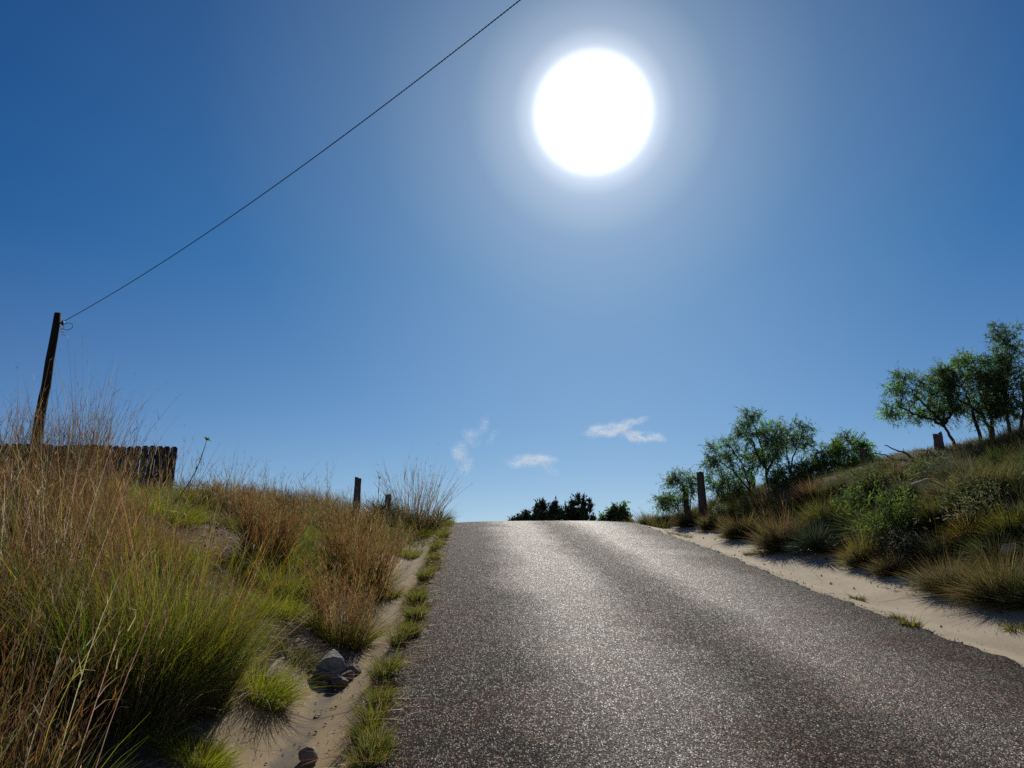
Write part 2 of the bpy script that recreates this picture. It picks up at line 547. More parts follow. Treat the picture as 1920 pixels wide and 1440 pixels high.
# ------------------------------------------------------------------ sky and sun
def build_world():
    w = bpy.data.worlds.new('World')
    scene.world = w
    w.use_nodes = True
    nt = w.node_tree
    nt.nodes.clear()
    out = nt.nodes.new('ShaderNodeOutputWorld')
    sky = N(nt, 'ShaderNodeTexSky', sky_type='NISHITA', sun_disc=False, sun_elevation=SUN_EL, sun_rotation=SUN_AZ,
            altitude=600, air_density=1.0, dust_density=0.25, ozone_density=3.5)
    tc = N(nt, 'ShaderNodeTexCoord')
    dt = N(nt, 'ShaderNodeVectorMath', {0: tc.outputs['Generated'], 1: tuple(SUN_DIR)}, operation='DOT_PRODUCT')
    ang = math_(nt, 'ARCCOSINE', math_(nt, 'MINIMUM', dt.outputs['Value'], 0.999999))
    deg = math_(nt, 'MULTIPLY', ang, 180 / math.pi / 60)       # 0..1 over 60 degrees
    # deepen the clear dry-air blue away from the sun
    sp = N(nt, 'ShaderNodeSeparateColor', {0: sky.outputs[0]})
    ch = []
    for i, (ref, val, pw) in enumerate([(4.3, 1.85, 2.5), (5.8, 3.5, 1.65), (8.3, 5.6, 1.25)]):
        ch.append(math_(nt, 'MULTIPLY', math_(nt, 'POWER', math_(nt, 'DIVIDE', sp.outputs[i], ref), pw), val))
    cb = N(nt, 'ShaderNodeCombineColor', {0: ch[0], 1: ch[1], 2: ch[2]})
    bg1 = N(nt, 'ShaderNodeBackground', {'Color': cb.outputs[0], 'Strength': 0.1})
    # sun's disc spread by the bright air round it
    q = 1 / 60
    aur = ramp(nt, deg, [(0, (9, 9, 9)), (3.1 * q, (5, 5, 5)), (3.75 * q, (1.0, 1.0, .98)), (4.3 * q, (.52, .52, .49)), (5.5 * q, (.28, .285, .255)), (8.5 * q, (.135, .143, .122)),
                         (15 * q, (.065, .075, .065)), (26 * q, (.017, .024, .024)), (46 * q, (0, 0, 0))])
    # pale dusty air low down
    sz = N(nt, 'ShaderNodeSeparateXYZ', {0: tc.outputs['Generated']})
    low = ramp(nt, sz.outputs[2], [(0.0, (.16, .07, 0)), (.13, (.105, .035, 0)), (.24, (.045, .012, 0)), (.42, (0, 0, 0))])
    aur = mixc(nt, 1.0, aur, low, 'ADD')
    bg2 = N(nt, 'ShaderNodeBackground', {'Color': aur, 'Strength': 1.0})
    ad = N(nt, 'ShaderNodeAddShader', {0: bg1.outputs[0], 1: bg2.outputs[0]})
    nt.links.new(ad.outputs[0], out.inputs[0])


build_world()
ld = bpy.data.lights.new('sun', 'SUN')
ld.energy = 4.6
ld.angle = R(.5)
ld.color = (1, .94, .84)
sun = bpy.data.objects.new('sun', ld)
col.objects.link(sun)
sun.rotation_euler = SUN_DIR.to_track_quat('Z', 'Y').to_euler()
sun.location = (5, 10, 30)

scene.view_settings.view_transform = 'Standard'
scene.view_settings.look = 'None'
scene.view_settings.exposure = 0
scene.view_settings.gamma = 1
scene.render.engine = 'CYCLES'
scene.cycles.use_denoising = False
scene.cycles.max_bounces = 6
scene.cycles.diffuse_bounces = 3
scene.cycles.transmission_bounces = 4
#VEG
# ------------------------------------------------------------------ plants
TAN = [(.19, .135, .062), (.16, .108, .048), (.225, .168, .085), (.13, .085, .038)]
ORANGE = [(.19, .105, .042), (.16, .088, .038), (.21, .128, .058)]
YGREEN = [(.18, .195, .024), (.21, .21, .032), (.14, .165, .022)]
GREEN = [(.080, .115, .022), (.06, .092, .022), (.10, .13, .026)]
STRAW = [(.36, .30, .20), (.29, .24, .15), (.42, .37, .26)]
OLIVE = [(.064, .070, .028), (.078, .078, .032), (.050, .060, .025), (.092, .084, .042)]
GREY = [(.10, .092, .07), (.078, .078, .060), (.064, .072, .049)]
RUST = [(.115, .062, .032), (.09, .051, .03), (.135, .078, .042)]
INV = ROT.transposed()


def photo_px(x, y, z):
    p = np.stack([np.asarray(x, float), np.asarray(y, float), np.asarray(z, float) - EYE.z], 0).reshape(3, -1)
    c = np.array(INV) @ p
    return 960 + F * c[0] / -c[2], 720 - F * c[1] / -c[2]


def room(C, pxs, pys):
    """how tall a plant at C may grow before it tops the skyline (pxs, pys) read from the photo"""
    C = np.asarray(C, float).reshape(-1, 2)
    z = ground_z(C[:, 0], C[:, 1])
    px, py = photo_px(C[:, 0], C[:, 1], z)
    top = np.interp(px, pxs, pys)
    ztop = np.array([at(a, t, y).z for a, t, y in zip(px, top, C[:, 1])])
    return ztop - z


def clump(g, C, n, r, h, splay, c0, c1, w=.004, droop=.15, S=4, up=1.0, lean=(0, 0)):
    """n blades round each of the centres C (M,2); r, h scalars or one per centre"""
    C = np.asarray(C, float).reshape(-1, 2)
    Mn = len(C)
    if Mn == 0: return
    idx = np.repeat(np.arange(Mn), n)
    r = np.broadcast_to(np.asarray(r, float), (Mn,))[idx]
    h = np.broadcast_to(np.asarray(h, float), (Mn,))[idx]
    k = len(idx)
    a = rng.uniform(0, 2 * np.pi, k)
    q = np.sqrt(rng.uniform(0, 1, k))
    o = np.stack([np.cos(a), np.sin(a), np.zeros(k)], 1)
    xy = C[idx] + (q * r)[:, None] * o[:, :2]
    base = np.concatenate([xy, ground_z(xy[:, 0], xy[:, 1])[:, None] - .02], 1)
    sp = splay * (.35 * q + .65 * rng.uniform(0, 1, k) ** .8)
    d = nrm(o * sp[:, None] + np.array([lean[0], lean[1], up]) + rng.normal(0, .10, (k, 3)))
    L = h * np.clip(rng.normal(.82, .2, k), .3, 1.3)
    bend = o * (splay * .35 * rng.uniform(0, 1, k))[:, None] + rng.normal(0, .10, (k, 3))
    bend[:, 2] -= droop * rng.uniform(.2, 1.6, k) * (.4 + sp)
    ribbons(g, base, d, L, bend, w * rng.uniform(.7, 1.3, k), S, vary(mixpick(c0, k), k), vary(mixpick(c1, k), k))


def stems(g, C, n, r, h, splay=.22, c=TAN, w=.0035, leaves=3, seeds=5, lean=(0, 0), seedlen=.035, droop=.05):
    """tall flowering stalks with curled side leaves and wispy seed heads"""
    C = np.asarray(C, float).reshape(-1, 2)
    Mn = len(C)
    if Mn == 0: return
    idx = np.repeat(np.arange(Mn), n)
    r = np.broadcast_to(np.asarray(r, float), (Mn,))[idx]
    h = np.broadcast_to(np.asarray(h, float), (Mn,))[idx]
    k = len(idx)
    a = rng.uniform(0, 2 * np.pi, k)
    q = np.sqrt(rng.uniform(0, 1, k))
    o = np.stack([np.cos(a), np.sin(a), np.zeros(k)], 1)
    xy = C[idx] + (q * r)[:, None] * o[:, :2]
    base = np.concatenate([xy, ground_z(xy[:, 0], xy[:, 1])[:, None] - .02], 1)
    d = nrm(o * (splay * rng.uniform(.1, 1, k))[:, None] + np.array([lean[0], lean[1], 1]) + rng.normal(0, .07, (k, 3)))
    L = h * np.clip(rng.normal(.8, .2, k), .3, 1.25)
    bend = rng.normal(0, .10, (k, 3)) + o * (.12 * rng.uniform(0, 1, k))[:, None]
    bend[:, 2] -= droop * rng.uniform(0, 2, k)
    cc = vary(mixpick(c, k), k, .3)
    P = ribbons(g, base, d, L, bend, w * rng.uniform(.8, 1.3, k), 5, cc * .85, cc, taper=2.5, kink=.07)
    if leaves:
        ii = np.repeat(np.arange(k), leaves)
        m = len(ii)
        ring = rng.integers(1, 4, m)
        t = rng.uniform(0, 1, (m, 1))
        b = P[ii, ring] * (1 - t) + P[ii, ring + 1] * t
        dd = nrm(d[ii] + nrm(rng.normal(size=(m, 3))) * .5)
        be = rng.normal(0, .25, (m, 3))
        be[:, 2] -= .45 * rng.uniform(0, 1, m)
        ribbons(g, b, dd, L[ii] * rng.uniform(.08, .24, m), be, w * 1.15, 3, cc[ii], vary(mixpick(TAN, m), m))
    if seeds:
        ii = np.repeat(np.arange(k), seeds)
        m = len(ii)
        t = rng.uniform(0, 1, (m, 1)) * 2
        r0 = np.minimum(t[:, 0].astype(int), 1) + 3
        fr = (t[:, 0] - (r0 - 3))[:, None]
        b = P[ii, r0] * (1 - fr) + P[ii, np.minimum(r0 + 1, 5)] * fr
        dd = nrm(d[ii] + nrm(rng.normal(size=(m, 3))) * .5)
        ribbons(g, b, dd, seedlen * rng.uniform(.6, 1.6, m), rng.normal(0, .2, (m, 3)), w * .95, 1, vary(cc[ii], m), vary(mixpick(ORANGE + TAN + STRAW, m), m))


def scatter(n, u0, u1, v0, v1, keep=None):
    p = np.stack([rng.uniform(u0, u1, n), rng.uniform(v0, v1, n)], 1)
    if keep is not None:
        p = p[keep(p[:, 0], p[:, 1])]
    return p


def bare(u, v):
    """the two patches of open soil on the left bank, and the gutter"""
    a = ((u + 3.4) / 1.0) ** 2 + ((v - 10.3) / 1.4) ** 2
    b = ((u + 1.95) / .55) ** 2 + ((v - 7.6) / 1.1) ** 2
    return (a < 1) | (b < 1)


# ---- left bank: loose cover
g = Geo()
RIGHT_TOP = ([1150, 1200, 1318, 1440, 1560, 1640, 1720, 1763, 1830, 1920, 2100], [975, 952, 925, 898, 878, 858, 850, 833, 815, 790, 740])
NEAR_TOP = ([-200, 0, 200, 250, 300, 400, 450, 480, 560], [850, 858, 872, 930, 1000, 1040, 1080, 1190, 1200])
MID_TOP = ([-200, 0, 210, 225, 340, 480, 640, 720], [850, 855, 865, 905, 908, 912, 925, 945])
FAR_TOP = ([300, 350, 480, 640, 730, 840, 900], [895, 893, 905, 925, 940, 962, 980])
nearC = scatter(185, -6.2, -1.75, 2.6, 9.2, lambda u, v: ~bare(u, v) & (u < -1.72 - .10 * np.clip(v - 5, 0, 3)) & ~((v > 6.2) & (u > -2.75)))
nb = wob(nearC[:, 0], nearC[:, 1], 1.3) + rng.normal(0, .15, len(nearC))
nroom = room(nearC, *NEAR_TOP)
k1 = (nb > -.22) & (nroom > .22)
stems(g, nearC[k1], 56, .16, np.minimum(rng.uniform(.6, 1.1, k1.sum()), nroom[k1] * 1.1), .24, TAN + ORANGE + RUST + RUST, .0033, 2, 5)
kn = nearC[:, 1] < 6.4
stems(g, nearC[kn], 16, .3, np.minimum(rng.uniform(1.0, 1.5, kn.sum()), nroom[kn] * 1.2), .3, STRAW + TAN + TAN, .0042, 3, 4)
midC = scatter(200, -7.5, -1.7, 9.0, 14.5, lambda u, v: ~bare(u, v) & (wob(u, v, 1.7, 8) > -.12))
mroom = room(midC, *MID_TOP)
k2 = mroom > .15
stems(g, midC[k2], 16, .16, np.minimum(rng.uniform(.3, .6, k2.sum()), mroom[k2]), .3, TAN + OLIVE, .006, 2, 4, seedlen=.05)
farC = scatter(210, -6.0, -.95, 13.8, 22.5, lambda u, v: u < -1.3 + .04 * (v - 14))
froom = room(farC, *FAR_TOP)
k3 = froom > .15
stems(g, farC[k3], 12, .25, np.minimum(rng.uniform(.3, .6, k3.sum()), froom[k3] * 1.1), .35, TAN + GREY + OLIVE, .008, 2, 3, seedlen=.06)
tall = np.array([spot(p, y)[:2] for p, y in [(150, 9.3), (175, 9.6), (190, 9.0), (130, 9.5), (165, 9.9), (205, 9.4), (120, 8.8), (40, 8.5), (15, 8.8), (70, 9.0), (95, 9.2), (0, 8.2), (-30, 8.6)]])
tall_h = np.array([1.35, 1.45, 1.2, 1.2, 1.45, 1.05, 1.15, 1.05, 1.1, .95, .95, 1.0, 1.0])
stems(g, tall, 55, .22, tall_h * 1.15, .22, TAN + RUST + GREY, .0045, 2, 3, seedlen=.04)
sky = np.array([spot(p, y)[:2] for p, y in [(262, 12.), (320, 12.5), (345, 13), (425, 13.5), (410, 13.5), (440, 13.8), (470, 14), (500, 14.5), (540, 15), (560, 15), (575, 15.5), (590, 15.5), (610, 16), (632, 16.5), (690, 18)]])
stems(g, sky, 13, .3, rng.uniform(.7, 1.2, len(sky)), .3, TAN + GREY, .0065, 2, 3, seedlen=.07)
o = g.build('dry_grass', M['grass'])
tag(o, 'tall reddish brown dry grass stalks covering the left bank below the fence', 'dry grass', kind='stuff')

g = Geo()
gr_ = nroom > .12
clump(g, nearC[gr_], 230, .28, np.minimum(rng.uniform(.3, .6, gr_.sum()), nroom[gr_]), .75, GREEN + OLIVE + GREEN, YGREEN + TAN + GREEN + OLIVE, .0046, .3)
gy = scatter(32, -5.2, -1.9, 7.4, 17, lambda u, v: ~bare(u, v))
gyr = room(gy, *MID_TOP); gy, gyr = gy[gyr > .14], gyr[gyr > .14]
clump(g, gy, 260, .2, np.minimum(rng.uniform(.25, .45, len(gy)), gyr), .85, YGREEN + GREEN, YGREEN, .006, .3)
gm = scatter(210, -7.5, -1.6, 8.8, 14.5, lambda u, v: ~bare(u, v))
gmr = room(gm, *MID_TOP); gm, gmr = gm[gmr > .1], gmr[gmr > .1]
clump(g, gm, 95, .24, np.minimum(rng.uniform(.2, .42, len(gm)), gmr), .85, GREEN + OLIVE, YGREEN + TAN + OLIVE, .006, .3)
gf = scatter(330, -6.5, -.85, 13.8, 22.8, lambda u, v: u < -1.15 + .04 * (v - 14))
gfr = room(gf, *FAR_TOP); gf, gfr = gf[gfr > .08], gfr[gfr > .08]
clump(g, gf, 60, .24, np.minimum(rng.uniform(.16, .36, len(gf)), gfr), .9, GREEN + OLIVE, YGREEN + OLIVE + TAN, .009, .3)
gl2 = scatter(110, -16, -6, 8, 15)
clump(g, gl2, 50, .35, np.clip(room(gl2, [-400, 0, 300], [850, 850, 880]), .05, .35), .8, GREEN + OLIVE + TAN, TAN + OLIVE, .012, .3, S=3)
o = g.build('green_grass', M['grass'])
tag(o, 'green and yellow leafy grass growing low among the dry stalks on the left bank', 'grass', kind='stuff')

# dead litter lying on the bare soil
g = Geo()
def litter(n, u0, u1, v0, v1, cols, L=.16, w=.005, keep=None, lift=.02):
    p = scatter(n, u0, u1, v0, v1, keep)
    k = len(p)
    a = rng.uniform(0, 6.28, k)
    d = nrm(np.stack([np.cos(a), np.sin(a), rng.uniform(-.05, .35, k)], 1))
    base = np.concatenate([p, ground_z(p[:, 0], p[:, 1], True)[:, None] + lift * rng.uniform(.3, 1, (k, 1))], 1)
    be = rng.normal(0, .25, (k, 3)); be[:, 2] = -np.abs(be[:, 2]) * .8
    ribbons(g, base, d, L * rng.uniform(.4, 1.8, k), be, w, 3, vary(mixpick(cols, k), k), vary(mixpick(cols, k), k))
litter(9000, -6, -1.55, 5.5, 14.5, STRAW + TAN + RUST, .15, .005)
litter(2600, -2.6, -1.25, 4.6, 18, STRAW + TAN + RUST, .14, .004, lambda u, v: u < -1.32 - .08 * np.sin(v * 2.1))
litter(2600, -.74, -.36, 3.4, 20, STRAW + TAN, .13, .003)
litter(1800, 6.0, 13, 4, 22, GREY + RUST, .2, .007)
o = g.build('dead_grass', M['grass'])
tag(o, 'broken straw coloured dead grass lying on bare soil and along the road edge', 'dead grass', kind='stuff')


def weeds_thing(name, label, cat, base, fn, group=None, material='grass'):
    g = Geo()
    fn(g, np.array([[base[0], base[1]]]))
    o = g.build(name, M[material], origin=tuple(base))
    return tag(o, label, cat, group)


def T_green(r, h, n=700, w=.0045, c0=GREEN + YGREEN, c1=YGREEN, splay=.9, seed=0):
    def f(g, C):
        clump(g, C, n, r, h, splay, c0, c1, w, .35, S=5)
        clump(g, C, n // 3, r * 1.05, h * .6, splay * 1.3, TAN + OLIVE, STRAW + TAN, w, .5)
        if seed: stems(g, C, seed, r, h * 1.35, .4, TAN + ORANGE, w * .8, 2, 5)
    return f


def T_blue(r, h, n=260, w=.004, green=300, cols=ORANGE + TAN, splay=.3, gsplay=.8):
    def f(g, C):
        stems(g, C, n, r, h, splay, cols, w, 2, 5, seedlen=.045)
        clump(g, C, green, r, h * .6, gsplay, GREEN + YGREEN + OLIVE, YGREEN + TAN, w * 1.15, .3)
    return f


# ---- left bank: the tussocks one can point at   (pixel of the foot)
L_T = [
    ('large yellow-green grass tussock with tan seed stalks, edging the tall left grass', 'grass tussock', (318, 1310), T_green(.36, 1.05, 2600, .0042, GREEN + GREEN + OLIVE, YGREEN + YGREEN + TAN, .42, 150)),
    ('dark green grass tussock deep in the tall dry grass, left of the large yellow-green one', 'grass tussock', (215, 1320), T_green(.4, .95, 2200, .0042, GREEN + GREEN + OLIVE, GREEN + YGREEN, .6, 60)),
    ('low yellow-green tussock growing across the upper left gutter below the crest', 'grass tussock', (757, 1042), T_green(.24, .26, 600, .006, YGREEN + GREEN, YGREEN + TAN, .9)),
    ('thin tan-green tussock reaching over the left gutter beside the orange clump', 'grass tussock', (722, 1122), T_green(.16, .3, 420, .005, YGREEN + TAN, YGREEN + TAN, 1.1)),
    ('low olive tuft on the bare soil between the large yellow-green tussock and the boulder', 'grass tuft', (545, 1222), T_green(.2, .2, 500, .0045, OLIVE + GREEN, OLIVE + TAN, 1.1)),
    ('bright green arching grass tussock just left of the grey boulder', 'grass tussock', (478, 1296), T_green(.2, .38, 1200, .004, GREEN + YGREEN, YGREEN, 1.1)),
    ('small bright yellow-green tuft beside the gutter at the bottom of the photo', 'grass tuft', (368, 1425), T_green(.15, .22, 900, .0035, YGREEN + GREEN, YGREEN, 1.0)),
    ('orange-brown bluestem clump with bright green skirt, directly uphill of the grey boulder', 'grass clump', (640, 1205), T_blue(.24, .82, 330, .004, 900, ORANGE + TAN, .3, 1.0)),
    ('dark rust-brown upright grass clump, midway between the fence and the boulder', 'grass clump', (500, 1062), T_blue(.26, .95, 420, .0055, 420, RUST + ORANGE, .28)),
    ('yellow-green tussock at the foot of the rust-brown upright clump', 'grass tussock', (535, 1110), T_green(.24, .5, 700, .006, YGREEN + GREEN, YGREEN + TAN, .9)),
    ('broad orange grass clump leaning out over the upper left gutter', 'grass clump', (672, 1098), T_blue(.36, 1.0, 620, .0052, 800, ORANGE + ORANGE + TAN, .42)),
    ('tan and olive grass clump behind the broad orange clump', 'grass clump', (660, 1010), T_blue(.45, .75, 380, .007, 500, TAN + OLIVE, .4)),
    ('dark olive-green tussock between the rust-brown and the orange clumps', 'grass tussock', (580, 1040), T_green(.35, .6, 700, .007, GREEN + OLIVE, OLIVE + GREEN, .8)),
    ('low yellow-green tussock below the right end of the picket fence', 'grass tussock', (300, 965), T_green(.5, .45, 900, .006, YGREEN + GREEN, YGREEN, .8)),
    ('yellow-green grass tussock above the reddish bare soil patch on the left bank', 'grass tussock', (300, 1060), T_green(.4, .55, 900, .005, YGREEN + GREEN, YGREEN + ORANGE, .8, 60)),
    ('small green tussock growing below the dark rust-brown clump', 'grass tussock', (520, 1150), T_green(.2, .3, 600, .005, GREEN + YGREEN, YGREEN, .9)),
    ('tan grass clump below the tilted weed stalk', 'grass clump', (425, 960), T_blue(.35, .55, 260, .0065, 400, TAN + RUST, .4)),
    ('brown grass clump on the skyline left of the tall stone fence post', 'grass clump', (600, 955), T_blue(.4, .6, 260, .007, 400, TAN + OLIVE, .5)),
]
for lab, cat, (px, py), fn in L_T:
    b = hit(px, py)
    weeds_thing('grass_tussock' if 'tuss' in cat else ('grass_tuft' if 'tuft' in cat else 'grass_clump'), lab, cat, b, fn)

# wide spray of thin culms on the skyline beside the crest
def fan(g, C):
    stems(g, C, 190, .4, 1.75, .6, GREY + TAN, .009, 1, 3, seedlen=.08)
    clump(g, C, 1100, .6, .85, .8, OLIVE + GREEN + TAN, OLIVE + TAN, .009, .3)
weeds_thing('grass_clump', 'wide grass clump with long thin culms fanning against the sky, left of the crest', 'grass clump', spot(778, 19.5), fan)


def yucca(g, C, n=150, L=.55, w=.022, cols=((.10, .13, .07), (.08, .11, .05), (.13, .15, .09)), lift=.12):
    k = n
    a = rng.uniform(0, 6.28, k)
    el = np.arcsin(rng.uniform(-.05, 1, k))
    d = np.stack([np.cos(a) * np.cos(el), np.sin(a) * np.cos(el), np.sin(el)], 1)
    z = float(ground_z(C[0, 0], C[0, 1])) + lift
    base = np.array([C[0, 0], C[0, 1], z]) + d * .05
    be = rng.normal(0, .04, (k, 3)); be[:, 2] -= .06
    ribbons(g, base, d, L * rng.uniform(.75, 1.15, k), be, w, 3, vary(mixpick(cols, k), k, .2), vary(mixpick(cols, k), k, .2), taper=2.0)
    # dead skirt
    k2 = n // 3
    a = rng.uniform(0, 6.28, k2)
    d = nrm(np.stack([np.cos(a), np.sin(a), rng.uniform(-.35, .1, k2)], 1))
    base = np.array([C[0, 0], C[0, 1], z]) + d * .04
    ribbons(g, base, d, L * .8 * rng.uniform(.6, 1, k2), rng.normal(0, .08, (k2, 3)), w * .8, 3, vary(mixpick(GREY, k2), k2), vary(mixpick(GREY, k2), k2))

for lab, b, n, L in [
    ('dark spiky yucca on the left skyline among thin stalks', spot(540, 15.2), 150, .42),
    ('spiky yucca standing between the two stone fence posts on the left bank', spot(714, 18.2), 120, .62),
    ('spiky yucca at the crest beside the fan of thin culms', spot(826, 20.3), 120, .5),
    ('large round spiky yucca casting a fingered shadow on the right gutter', hit(1532, 1040), 520, .52),
]:
    weeds_thing('yucca', lab, 'yucca', b, lambda g, C: yucca(g, C, n, L, .013 if n > 300 else .02, lift=.09 if n > 300 else .12), material='yucca')

# tilted weed stalk left of the crest
def weed(b, top, name, label, nl):
    root = empty(name, b, label, 'weed')
    b = np.array(b); top = np.array(top)
    t = np.linspace(0, 1, 9)[:, None]
    P = b + (top - b) * t + np.array([0.06, 0, -.05]) * np.sin(t * 3.14)
    g = Geo(); tube(g, P, np.linspace(.009, .004, 9), 5, (.07, .075, .04)); g.build('stem', M['bark'], tuple(b), root)
    g = Geo()
    k = nl
    tt = np.concatenate([rng.uniform(.45, .95, k // 3), np.ones(k - k // 3)])
    bb = b + (top - b) * tt[:, None] + np.array([0.06, 0, -.05]) * np.sin(tt * 3.14)[:, None]
    ribbons(g, bb, nrm((top - b)[None] * .5 + nrm(rng.normal(size=(k, 3)))), .06, rng.normal(0, .25, (k, 3)), .028, 3, vary(GREEN, 1)[0], vary(GREEN, 1)[0])
    g.build('leaves', M['leaf'], tuple(b), root)
weed(spot(330, 12.0), at(388, 824, 12.0), 'weed_stalk', 'single tilted weed stalk with a leafy tip, right of the picket fence', 14)
weed(spot(698, 17.9), at(711, 896, 17.9), 'weed_stalk', 'small leafy weed stalk rising right of the tall stone post', 12)

# ---- tufts along the left road edge
VT = [((690, 1420), .30, .17, 'nearest grass tuft on the left road edge, at the bottom of the photo'),
      ((700, 1365), .26, .14, 'grass tuft on the left road edge just above the nearest one'),
      ((722, 1312), .32, .12, 'grass tuft on the left road edge level with the small gutter rock'),
      ((737, 1262), .34, .12, 'bright spiky yellow-green tuft on the road edge level with the grey boulder'),
      ((752, 1200), .36, .14, 'grass tuft on the left road edge just uphill of the grey boulder'),
      ((768, 1160), .34, .13, 'grass tuft on the left road edge level with the orange clump with green skirt'),
      ((786, 1128), .32, .12, 'grass tuft on the left road edge where a dark tuft spreads onto the road'),
      ((798, 1085), .34, .14, 'grass tuft on the left road edge level with the broad orange clump'),
      ((808, 1055), .36, .16, 'grass tuft on the left road edge with a shadow across the asphalt'),
      ((820, 1030), .36, .2, 'bushy bright tuft on the upper left road edge'),
      ((832, 1006), .36, .25, 'bright green tuft on the left road edge close to the crest'),
      ((848, 988), .28, .25, 'topmost bright grass tuft, where the left road edge meets the crest')]
for (px, py), h, r, lab in VT:
    b = hit(px, py)
    x = float(edge_l(b[1])) - .10
    b = (x, b[1], float(ground_z(x, b[1])))
    def f(g, C, h=h, r=r, y=b[1]):
        C2 = np.stack([C[0, 0] + rng.normal(0, .035, 7), C[0, 1] + np.linspace(-.5, .5, 7) * r * (1.2 + y * .11)], 1)
        C2[:, 0] = edge_l(C2[:, 1]) - .06 + rng.normal(0, .025, 7)
        clump(g, C2, 105, .038, h * .74 * rng.uniform(.3, 1.1, 7), .75, GREEN + OLIVE + GREEN, GREEN + YGREEN + TAN, .0033 + .0003 * y, .35, S=4)
        clump(g, C2, 25, .06, h * .4, 1.1, TAN + STRAW, STRAW, .003 + .0003 * y, .5, S=4)
    weeds_thing('grass_tuft', lab, 'grass tuft', b, f, 'tufts along the left road edge')
b = hit(835, 1355)
weeds_thing('grass_tuft', 'flat dark sprig of grass growing out of the road near its left edge', 'grass tuft', b,
            lambda g, C: [clump(g, C + np.array([dx, 0]), 60, .05, .05, 1.5, OLIVE, OLIVE + TAN, .003, .4) for dx in (-.1, -.03, .05, .12)])
b = hit(800, 1135)
weeds_thing('grass_tuft', 'dark prostrate tuft spreading from the left edge onto the road', 'grass tuft', b,
            lambda g, C: [clump(g, C + np.array([dx, 0]), 90, .05, .09, 1.5, OLIVE, OLIVE, .004, .4) for dx in (-.12, -.04, .05)])

# left road edge further up, thin continuous fringe between the tufts
g = Geo()
vv = np.sort(rng.uniform(3.3, 22.5, 260)); vv = vv[wob(vv, vv * 0, 3.0) > -.2]
C = np.stack([edge_l(vv) - .09 + rng.normal(0, .035, len(vv)), vv], 1)
clump(g, C, 55, .05, rng.uniform(.05, .2, len(vv)), .8, GREEN + OLIVE + TAN, YGREEN + TAN + OLIVE, .0045, .4)
uu = scatter(120, -2.2, -.62, 18.2, 23.0)
clump(g, uu, 90, .16, rng.uniform(.12, .3, len(uu)), .8, GREEN + YGREEN, YGREEN, .009, .3)
o = g.build('verge_grass', M['grass'])
tag(o, 'short green grass fringe between the tufts along the left road edge', 'grass', kind='stuff')

# ---- right bank
g = Geo()
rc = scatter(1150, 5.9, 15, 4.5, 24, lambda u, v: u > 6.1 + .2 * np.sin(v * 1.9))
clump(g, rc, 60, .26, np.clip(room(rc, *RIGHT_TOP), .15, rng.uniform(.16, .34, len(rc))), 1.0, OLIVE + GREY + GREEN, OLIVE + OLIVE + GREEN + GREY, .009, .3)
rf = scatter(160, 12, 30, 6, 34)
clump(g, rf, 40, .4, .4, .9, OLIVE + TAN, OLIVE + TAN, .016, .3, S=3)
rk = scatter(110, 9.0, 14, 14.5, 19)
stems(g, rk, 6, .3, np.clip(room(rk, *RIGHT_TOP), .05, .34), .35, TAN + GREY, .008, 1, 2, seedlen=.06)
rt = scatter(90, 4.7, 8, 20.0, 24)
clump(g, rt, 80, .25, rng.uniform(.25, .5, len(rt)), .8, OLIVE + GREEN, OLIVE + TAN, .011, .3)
o = g.build('bank_grass', M['grass'])
tag(o, 'short olive and grey grass cover over the shaded right bank', 'grass', kind='stuff')


def hemi(g, C, n, r, h, c0, c1, w, droop=.12):
    """hedgehog of blades filling a half ellipsoid"""
    C = np.asarray(C, float).reshape(-1, 2)
    b = np.array([C[0, 0], C[0, 1], float(ground_z(C[0, 0], C[0, 1]))])
    a = rng.uniform(0, 6.283, n)
    el = np.arcsin(rng.uniform(.0, 1, n) ** .8)
    d = np.stack([np.cos(a) * np.cos(el), np.sin(a) * np.cos(el), np.sin(el)], 1)
    L = 1 / np.sqrt((np.cos(el) / r) ** 2 + (np.sin(el) / h) ** 2) * rng.uniform(.55, 1.12, n) * (1 + .13 * np.sin(a * 2 + el * 3 + C[0, 0] * 9))
    base = b + np.stack([np.cos(a), np.sin(a), 0 * a], 1) * (r * .25 * rng.uniform(0, 1, n))[:, None]
    base[:, 2] = ground_z(base[:, 0], base[:, 1])
    be = rng.normal(0, .10, (n, 3)); be[:, 2] -= droop * rng.uniform(0, 2, n)
    d = nrm(d + rng.normal(0, .08, (n, 3)) + np.array([0, 0, .12]))
    ribbons(g, base, d, L, be, w * rng.uniform(.7, 1.3, n), 4, vary(mixpick(c0, n), n), vary(mixpick(c1, n), n))


def dome(r, h, n=900, c0=OLIVE + GREEN, c1=OLIVE + TAN, w=.006, splay=1.35, st=0, stc=TAN):
    def f(g, C):
        hemi(g, C, int(n * 1.5), r, h, c0, c1, w)
        hemi(g, C, n // 2, r * 1.0, h * .45, GREY + OLIVE, GREY + OLIVE, w)
        if st: stems(g, C, st, r * .6, h * 1.2, .7, stc, w * .8, 1, 4, seedlen=.05)
    return f


